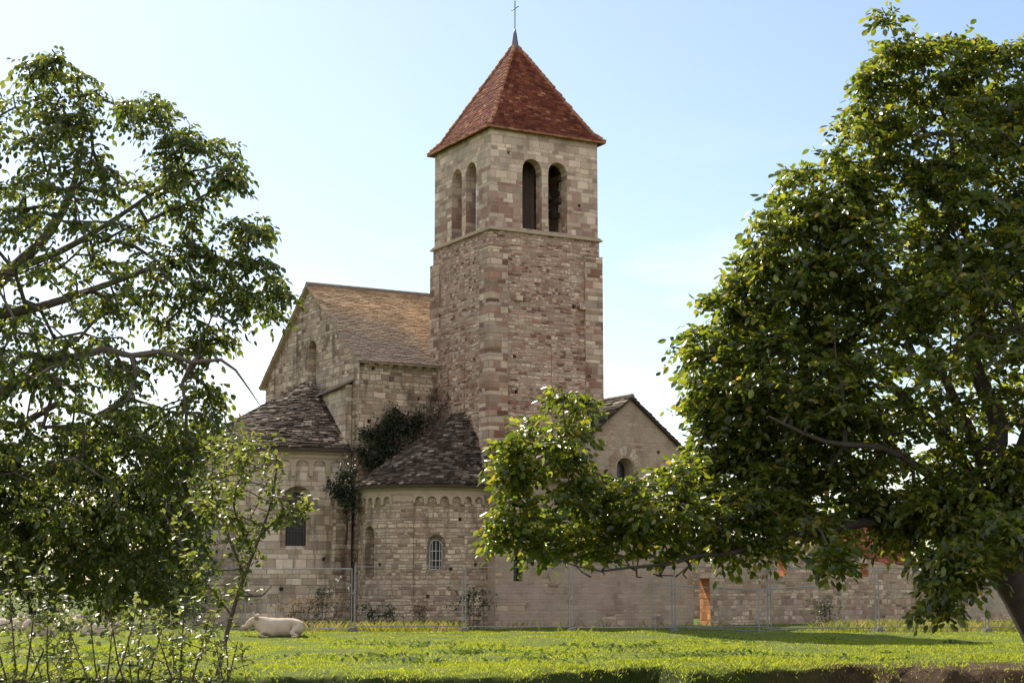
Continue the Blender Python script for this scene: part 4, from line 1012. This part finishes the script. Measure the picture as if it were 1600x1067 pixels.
# --- thicket behind the left walnut, between pasture and church
for i, (px, D, h_, wd_, lab) in enumerate(((-60, 68, 5.2, 3.2, 'dark bush at the far left behind the lying cows'), (60, 66, 4.6, 2.8, 'dark rounded bush behind the cow with its head raised'), (165, 68, 5.4, 3.0, 'tall dark bush behind the left walnut crown'), (262, 62.5, 4.3, 2.2, 'dark bush standing left of the main apse'))):
    b_ = at(px, 985, D); b_.z = 0; tg = []
    for _ in range(230):
        v = np.array([random.gauss(0, 1), random.gauss(0, 1), random.gauss(0, 1)]); v /= np.linalg.norm(v); r_ = random.random() ** .4
        tg.append(np.array([b_.x + v[0] * wd_ * r_, b_.y + v[1] * wd_ * .7 * r_, max(.2, h_ * .5 + v[2] * h_ * .5 * r_)]))
    lim = [[(Vector((b_.x + .2 * k, b_.y, -.1)), .09), (Vector((b_.x + .5 * k, b_.y + .2 * k, h_ * .35)), .06), (Vector((b_.x + 1.0 * k, b_.y - .3 * k, h_ * .75)), .02)] for k in (-1, 0, 1)]
    plant('bush', tuple(b_), lim, tg, lambda e_, A, p: simple_leaves(e_, A, p, 20, .16, .16), M['thicket leaf'], M['twig'], lab, 'bush', 'dark bushes beyond the pasture', .4, .008, .005, 4, crown='foliage', stem_='stems')

# --- sapling with bright leaves, in front of the main apse
DS = 13.0
sap_l = [LB(DS, (322, 1120, .022), (338, 1060, .02), (362, 960, .017), (382, 900, .014), (405, 840, .011), (425, 780, .008), (432, 720, .008), (428, 690, .004)),
         LB(DS, (382, 900, .013), (350, 820, .010, .3), (330, 750, .007, .4), (345, 690, .004, .4)),
         LB(DS, (405, 840, .01), (440, 805, .007, -.2), (480, 795, .004, -.3)),
         LB(DS, (395, 865, .011), (365, 790, .008, -.4), (385, 720, .005, -.5), (400, 680, .003, -.5)),
         LB(DS, (362, 960, .012), (300, 880, .009, .4), (255, 800, .006, .7)),
         LB(DS, (370, 930, .008), (410, 930, .006, -.2), (425, 915, .003, -.3))]
sp_poly = [(300, 690), (340, 665), (380, 672), (430, 690), (440, 720), (425, 760), (440, 800), (405, 850), (360, 860), (320, 820), (290, 760)]
pts_s = crown_points(105, sp_poly, DS, .8, [(435, 800, 18, 14), (452, 830, 24, 30)])
pts_s += crown_points(16, [(430, 790), (470, 770), (505, 785), (470, 812), (435, 820)], DS - .2, .2)
pts_s += crown_points(24, [(240, 780), (300, 770), (340, 850), (375, 880), (395, 905), (385, 930), (350, 945), (320, 950), (270, 900)], DS, .7)
plant('sapling', tuple(at(322, 1120, DS)), sap_l, pts_s, lambda e_, A, p: simple_leaves(e_, A, p, 15, .035, .056, .2, 5), M['young leaf'], M['twig'],
      'slender young tree with bright small leaves, leaning across the main apse', 'young tree', None, .1, .0022, .0012, 5, bow=.05)

# --- thin-leaved shrubs at the bottom left
for i, (px, D, tops, n_, lab) in enumerate(((20, 12.0, [(-30, 890), (10, 865), (60, 890), (100, 935)], 85, 'grey-leaved shrub in the bottom left corner'),
        (155, 11.4, [(100, 965), (140, 950), (175, 985), (215, 940)], 16, 'sparse shrub in front of the cow lying by itself on the left'),
        (215, 12.6, [(170, 930), (225, 930), (260, 955), (200, 990)], 52, 'twiggy shrub between the left cows and the leaning sapling'),
        (290, 11.8, [(240, 975), (290, 930), (330, 955), (270, 1000)], 72, 'bushy low shrub just left of the sapling stem'),
        (352, 12.2, [(335, 1000), (352, 985), (372, 1000), (345, 1020)], 18, 'small shrub at the foot of the leaning sapling'),
        (85, 12.4, [(40, 985), (75, 960), (110, 990), (95, 1020)], 20, 'low pale shrub in front of the white cow group'))):
    b_ = at(px, 1120, D); lim = []; tg = []
    for tx, ty in tops:
        dd = random.uniform(-.4, .4); mid = ((px + tx) / 2 + random.uniform(-8, 8), (1120 + ty) / 2 + 10)
        lim.append(LB(D, (px + random.uniform(-12, 12), 1120, .012, dd * .2), (*mid, .008, dd * .6), (tx, ty, .003, dd)))
    lo = min(t_[0] for t_ in tops) - 28; hi = max(t_[0] for t_ in tops) + 28; up = min(t_[1] for t_ in tops) - 12
    tg = crown_points(n_, [(lo, up + 50), (tops[1][0], up), (hi, up + 45), (hi - 10, 1085), (lo + 10, 1085)], D, .5, zmin=-.9)
    plant('shrub', tuple(b_), lim, tg, lambda e_, A, p: simple_leaves(e_, A, p, 10, .025, .05, .1, 4), M['grey leaf'], M['twig'], lab, 'shrub', 'thin shrubs along the bottom left bank', .09, .0018, .001, 4, bow=.04, crown='foliage', stem_='stems')

# --- ivy and weeds on the church
def ivy(base, blobs, n_, lab, llen=.11, mat='ivy leaf', per=16):
    """blobs: picture point, distance, radii"""
    b_ = at(*base); tg = []
    for (x, y, D, rx, ry, rz_) in blobs:
        c = at(x, y, D)
        for _ in range(int(n_ * rx * rz_) + 2):
            v = np.array([random.gauss(0, 1) for _ in range(3)]); v /= np.linalg.norm(v); v *= random.random() ** .35
            tg.append(np.array(c) + v * np.array([rx, ry, rz_]))
    c = at(*blobs[0][:3])
    lim = [[(b_, .05), ((b_ + c) / 2 + Vector((.1, -.1, 0)), .035), (c, .015)]]
    return plant('ivy', tuple(b_), lim, tg, lambda e_, A, p: simple_leaves(e_, A, p, per, .1, llen, .2), M[mat], M['twig'], lab, 'ivy', 'ivy growing on the church', .25, .006, .003, 4, crown='foliage', stem_='stems')
ivy((575, 770, 64), [(608, 672, 64.2, .75, .5, .85), (580, 715, 63.6, .75, .5, .6), (640, 665, 64.6, .7, .35, .6), (570, 690, 64, .5, .4, .7), (612, 650, 64.5, .3, .3, .5), (620, 700, 63.8, .7, .4, .55), (660, 655, 65, .5, .25, .45)], 150, 'dark ivy mass filling the gap above the small apse roof', .1)
ivy((540, 850, 63), [(538, 775, 62.6, .55, .4, .45), (522, 768, 62.6, .5, .35, .3), (552, 785, 62.3, .35, .3, .5), (545, 735, 63, .35, .3, .6), (533, 755, 62.8, .4, .3, .4)], 190, 'ragged ivy clump hanging on the pier top between the two apses', .09)
ivy((660, 690, 64.4), [(690, 635, 64.9, .65, .15, .7), (670, 655, 64.6, .5, .2, .5), (708, 610, 65, .3, .1, .8), (675, 610, 65.6, .35, .1, .5)], 110, 'withered grey ivy stems climbing the tower foot above the small apse roof', .07, 'dead ivy', 7)

# ------------------------------------------------------------------ cows
def cow(px, py, D, rz, label, sc=1.0, head_up=.0, turn=0.0):
    """cream cow lying down, facing local -X; one continuous body from a skinned skeleton"""
    b_ = at(px, py, D); rt = empty('cow', (b_.x, b_.y, gz(b_.x, b_.y) - .06), rz); rt.scale = (sc,) * 3
    tag(rt, label, 'cow', 'cream cows lying in the pasture')
    J = [((.62, 0, .36), .31, .36), ((.85, 0, .33), .20, .27), ((.25, 0, .36), .36, .36), ((-.15, 0, .35), .37, .34), ((-.5, 0, .40), .29, .37), ((-.70, .03, .50), .23, .28),
         ((-.80, .05, .63 + head_up), .19, .23), ((-.90, .06, .69 + head_up), .18, .18), ((-1.03, .07, .60 + head_up), .16, .16), ((-1.15, .08, .47 + head_up), .125, .115), ((-1.21, .08, .41 + head_up), .115, .095)]
    E_ = [(0, 1), (0, 2), (2, 3), (3, 4), (4, 5), (5, 6), (6, 7), (7, 8), (8, 9), (9, 10)]
    def limb(root, pts):
        pr = root
        for p, r in pts: J.append((p, r, r)); E_.append((pr, len(J) - 1)); pr = len(J) - 1
    for s_ in (-1, 1):
        limb(4, [((-.55, .2 * s_, .2), .13), ((-.72, .25 * s_, .10), .075), ((-.52, .30 * s_, .06), .05), ((-.38, .30 * s_, .05), .045)])
        limb(0, [((.6, .26 * s_, .26), .19), ((.35, .38 * s_, .16), .11), ((.62, .42 * s_, .08), .06), ((.45, .44 * s_, .05), .05), ((.36, .44 * s_, .05), .045)])
    me = bpy.data.meshes.new('body'); me.from_pydata([j[0] for j in J], E_, []); o = link('body', me, None, rt)
    mod = o.modifiers.new('skin', 'SKIN'); mod.use_smooth_shade = True
    for i, j in enumerate(J): me.skin_vertices[0].data[i].radius = (j[1], j[2]); me.skin_vertices[0].data[i].use_root = (i == 0)
    ss = o.modifiers.new('sub', 'SUBSURF'); ss.levels = ss.render_levels = 2
    dg = bpy.context.evaluated_depsgraph_get(); dg.update(); nm = bpy.data.meshes.new_from_object(o.evaluated_get(dg))
    o.modifiers.clear(); o.data = nm; nm.materials.clear(); nm.materials.append(M['cow'])
    for v in nm.vertices:
        c = v.co; v.co = c + v.normal * (.022 * noise.noise(c * 4.5) + .010 * noise.noise(c * 11))
    for p in nm.polygons: p.use_smooth = True
    hz = .74 + head_up
    for s_ in (-1, 1):
        mb = MB(); t_ = [Vector((-0.86, .05 + .13 * s_, hz)), Vector((-0.82, .05 + .22 * s_, hz + .07)), Vector((-0.80, .05 + .31 * s_, hz + .10)), Vector((-0.80, .05 + .37 * s_, hz + .08))]
        mb.tube(t_, [.035, .085, .075, .012], 8); mb.build('ear', M['cow'], rt, True)
        mb = MB(); mb.tube([Vector((-0.90, .05 + .09 * s_, hz + .09)), Vector((-0.91, .05 + .16 * s_, hz + .17)), Vector((-0.95, .05 + .17 * s_, hz + .23))], [.032, .024, .006], 6); mb.build('horn', M['horn'], rt, True)
        mb = MB(); mb.tube([Vector((-0.99, .05 + .12 * s_, hz - .08)), Vector((-0.99, .05 + .155 * s_, hz - .08))], [.026, .014], 8); mb.build('eye', M['eye'], rt, True)
    mb = MB(); mb.tube([Vector((-1.22, .05, hz - .29)), Vector((-1.27, .05, hz - .315)), Vector((-1.30, .05, hz - .33))], [.10, .09, .03], 10); mb.build('muzzle', M['muzzle'], rt, True)
    mb = MB(); mb.tube([Vector((.98, 0, .5)), Vector((1.07, .03, .38)), Vector((1.08, .08, .18)), Vector((1.05, .14, .07))], [.035, .028, .02, .035], 6); mb.build('tail', M['cow'], rt, True)
    return rt
cow(438, 996, 50.2, R(6), 'cream cow lying alone right of the shrubs, side on with head to the left', .88, -.09)
cow(66, 998, 49.6, R(70), 'cream cow lying rump towards the viewer, second cow from the left edge', .72)
cow(8, 988, 55.5, R(170), 'cream cow at the far left edge, lying partly out of the picture', .75)
cow(104, 988, 56.0, R(-110), 'cream cow behind the others with raised head showing over the grass', .72, .04)
cow(158, 996, 51.0, R(175), 'cream cow half hidden behind the shrubs, nearest to the lone cow', .7)

# ------------------------------------------------------------------ grass, tall grass, weeds
def blades(name, P, H, lean, wid, mat, label, cat):
    n = len(P); az = rng.uniform(0, 2 * math.pi, n); s_ = np.stack([np.cos(az), np.sin(az), np.zeros(n)], 1)
    la = rng.uniform(0, 2 * math.pi, n); l_ = np.stack([np.cos(la), np.sin(la), np.zeros(n)], 1) * (lean * H * rng.uniform(.2, 1, n))[:, None]
    up = np.zeros((n, 3)); up[:, 2] = H
    v = np.stack([P - s_ * wid[:, None], P + s_ * wid[:, None], P + up * .6 + l_ * .4 + s_ * wid[:, None] * .7, P + up + l_], 1)
    al = (np.array([0, 1, 2, 3])[None] + (np.arange(n) * 4)[:, None]).reshape(-1)
    me = bpy.data.meshes.new(name); me.vertices.add(n * 4); me.vertices.foreach_set('co', v.reshape(-1).astype(np.float32))
    me.loops.add(n * 4); me.loops.foreach_set('vertex_index', al.astype(np.int32)); me.polygons.add(n); me.polygons.foreach_set('loop_start', (np.arange(n) * 4).astype(np.int32)); me.update(calc_edges=True)
    o = link(name, me, mat); tag(o, label, cat, kind='stuff'); return o
def scatter(n, y0, y1, xf, keep=None):
    out = []
    while len(out) < n:
        y = y0 + (y1 - y0) * random.random() ; x = random.uniform(*xf(y))
        if keep and random.random() > keep(x, y): continue
        out.append((x, y, gz(x, y)))
    return np.array(out)
def soilness(x, y): # bare bank at the right and broken lip
    return max(0, min(1, (x - 6.0 + 2 * fbm(x, y, .5, 4)) / 2.5)) * max(0, min(1, (34.6 - y + 2.6 * fbm(x, y, .6, 6)) / 1.5))
P = scatter(230000, 28.3, 57, lambda y: (-.36 * y - 1, .36 * y + 1), lambda x, y: (.2 + .8 * max(0, min(1, .5 + 1.5 * fbm(x, y, .5, 11)))) * (1 - .72 * soilness(x, y)) * (1 if y > lip(x) else 1.6) * (1 if y < 54 or x < 0 else .6) * min(1, 45 / y))
nzv = np.array([fbm(a, b_, .9, 12) for a, b_, _ in P])
blades('grass', P, (.022 + .028 * rng.random(len(P))) * (1 + 1.3 * np.clip(nzv, -.6, 1)), 1.2, .004 + .005 * rng.random(len(P)), M['grass'], 'short sunlit meadow grass in front of the church', 'grass')
def tallk(x, y):
    k = 0
    if -7.5 < x < -1.5 and y > 53.3: k = 1
    if x > 10: k = max(k, min(1, (x - 10) / 2))
    if y > 54.5: k = max(k, .06)
    return k * max(0, min(1, .7 + 1.0 * fbm(x, y, .7, 15)))
P = scatter(16000, 53.4, 60.5, lambda y: (-10, 24), lambda x, y: tallk(x, y) * (1 if (y - 62) * AX.x - (x + .81) * AX.y < -3.2 + 0 * x else .5))
blades('tall_grass', P, .08 + .36 * rng.random(len(P)) ** 2, 1.0, .004 + .005 * rng.random(len(P)), M['tall grass'], 'tall yellow grass at the foot of the church and ruined wall', 'tall grass')
# dock clumps
Pd, Dd, Ud, Ld = [], [], [], []
for _ in range(60):
    if _ < 26: c = at(random.uniform(560, 1130), random.uniform(1006, 1034), 1); d_ = EYE / max(.02, -(c.z - EYE)); c = Vector((c.x * d_, d_, 0))
    else: y = random.uniform(29, 49); c = Vector((random.uniform(-.3, .34) * y, y, 0))
    if soilness(c.x, c.y) > .6: continue
    sp_r = random.uniform(.15, .7)
    for k in range(int(26 * (.4 + sp_r))):
        x, y = c.x + random.gauss(0, sp_r), c.y + random.gauss(0, sp_r * .8)
        a = random.uniform(0, 6.28); Pd.append((x, y, gz(x, y))); Dd.append((math.cos(a), math.sin(a), random.uniform(.3, 1.3))); Ud.append((0, 0, 1 + random.random())); Ld.append(random.uniform(.09, .22))
o = leaf_mesh('weed_clumps', np.array(Pd), np.array(Dd), np.array(Ud), np.array(Ld), leaf_template(.5, .3), M['dock'], None); tag(o, 'dark broad-leaved weed clumps dotted over the meadow', 'weeds', kind='stuff')
# rough growth on the bank edge
def bankk(x, y): return max(0, 1 - abs(y - lip(x) - .1) / 1.0) * (1 - .6 * soilness(x, y)) * max(0, min(1, .6 + 1.2 * fbm(x, y, .8, 21)))
P = scatter(4000, 28.5, 36, lambda y: (-11, 12), bankk)
blades('bank_grass', P, .03 + .08 * rng.random(len(P)) ** 2, 1.5, .004 + .005 * rng.random(len(P)), M['grass'], 'rough grass tufts along the broken bank edge', 'grass')
# shrubs and dry stalks at the foot of the apses
for i, (px, D, h_, wd_, mt, lab) in enumerate(((470, 57.5, 1.25, 1.1, 'dry', 'brown withered bush at the foot of the main apse'), (503, 58, 1.6, .55, 'thicket leaf', 'small dark weed bush left of the double fence post'), (740, 58.3, 1.5, .8, 'thicket leaf', 'dark weed bush right of the barred side apse window'), (590, 58.5, .9, 1.0, 'thicket leaf', 'low dark weeds against the side apse wall'), (1290, 58, 1.2, .6, 'thicket leaf', 'small dark bush against the ruined wall'),(655, 58.2, 1.1, .45, 'dry', 'pale dry stalks at the foot of the side apse'))):
    b_ = at(px, 985, D); b_.z = 0; tg = []
    for _ in range(int(70 * wd_ + 20)):
        tg.append(np.array([b_.x + random.gauss(0, .5) * wd_, b_.y + random.gauss(0, .3) * wd_, random.random() ** .7 * h_]))
    lim = [[(Vector((b_.x + .1 * k, b_.y, -.05)), .015), (Vector((b_.x + .3 * k * wd_, b_.y, h_ * .8)), .005)] for k in (-1, 0, 1)]
    plant('bush', tuple(b_), lim, tg, lambda e_, A, p: simple_leaves(e_, A, p, 9, .05, .085), M[mt], M['twig'], lab, 'bush', 'weeds and bushes at the foot of the walls', .2, .004, .002, 4, crown='foliage', stem_='stems')
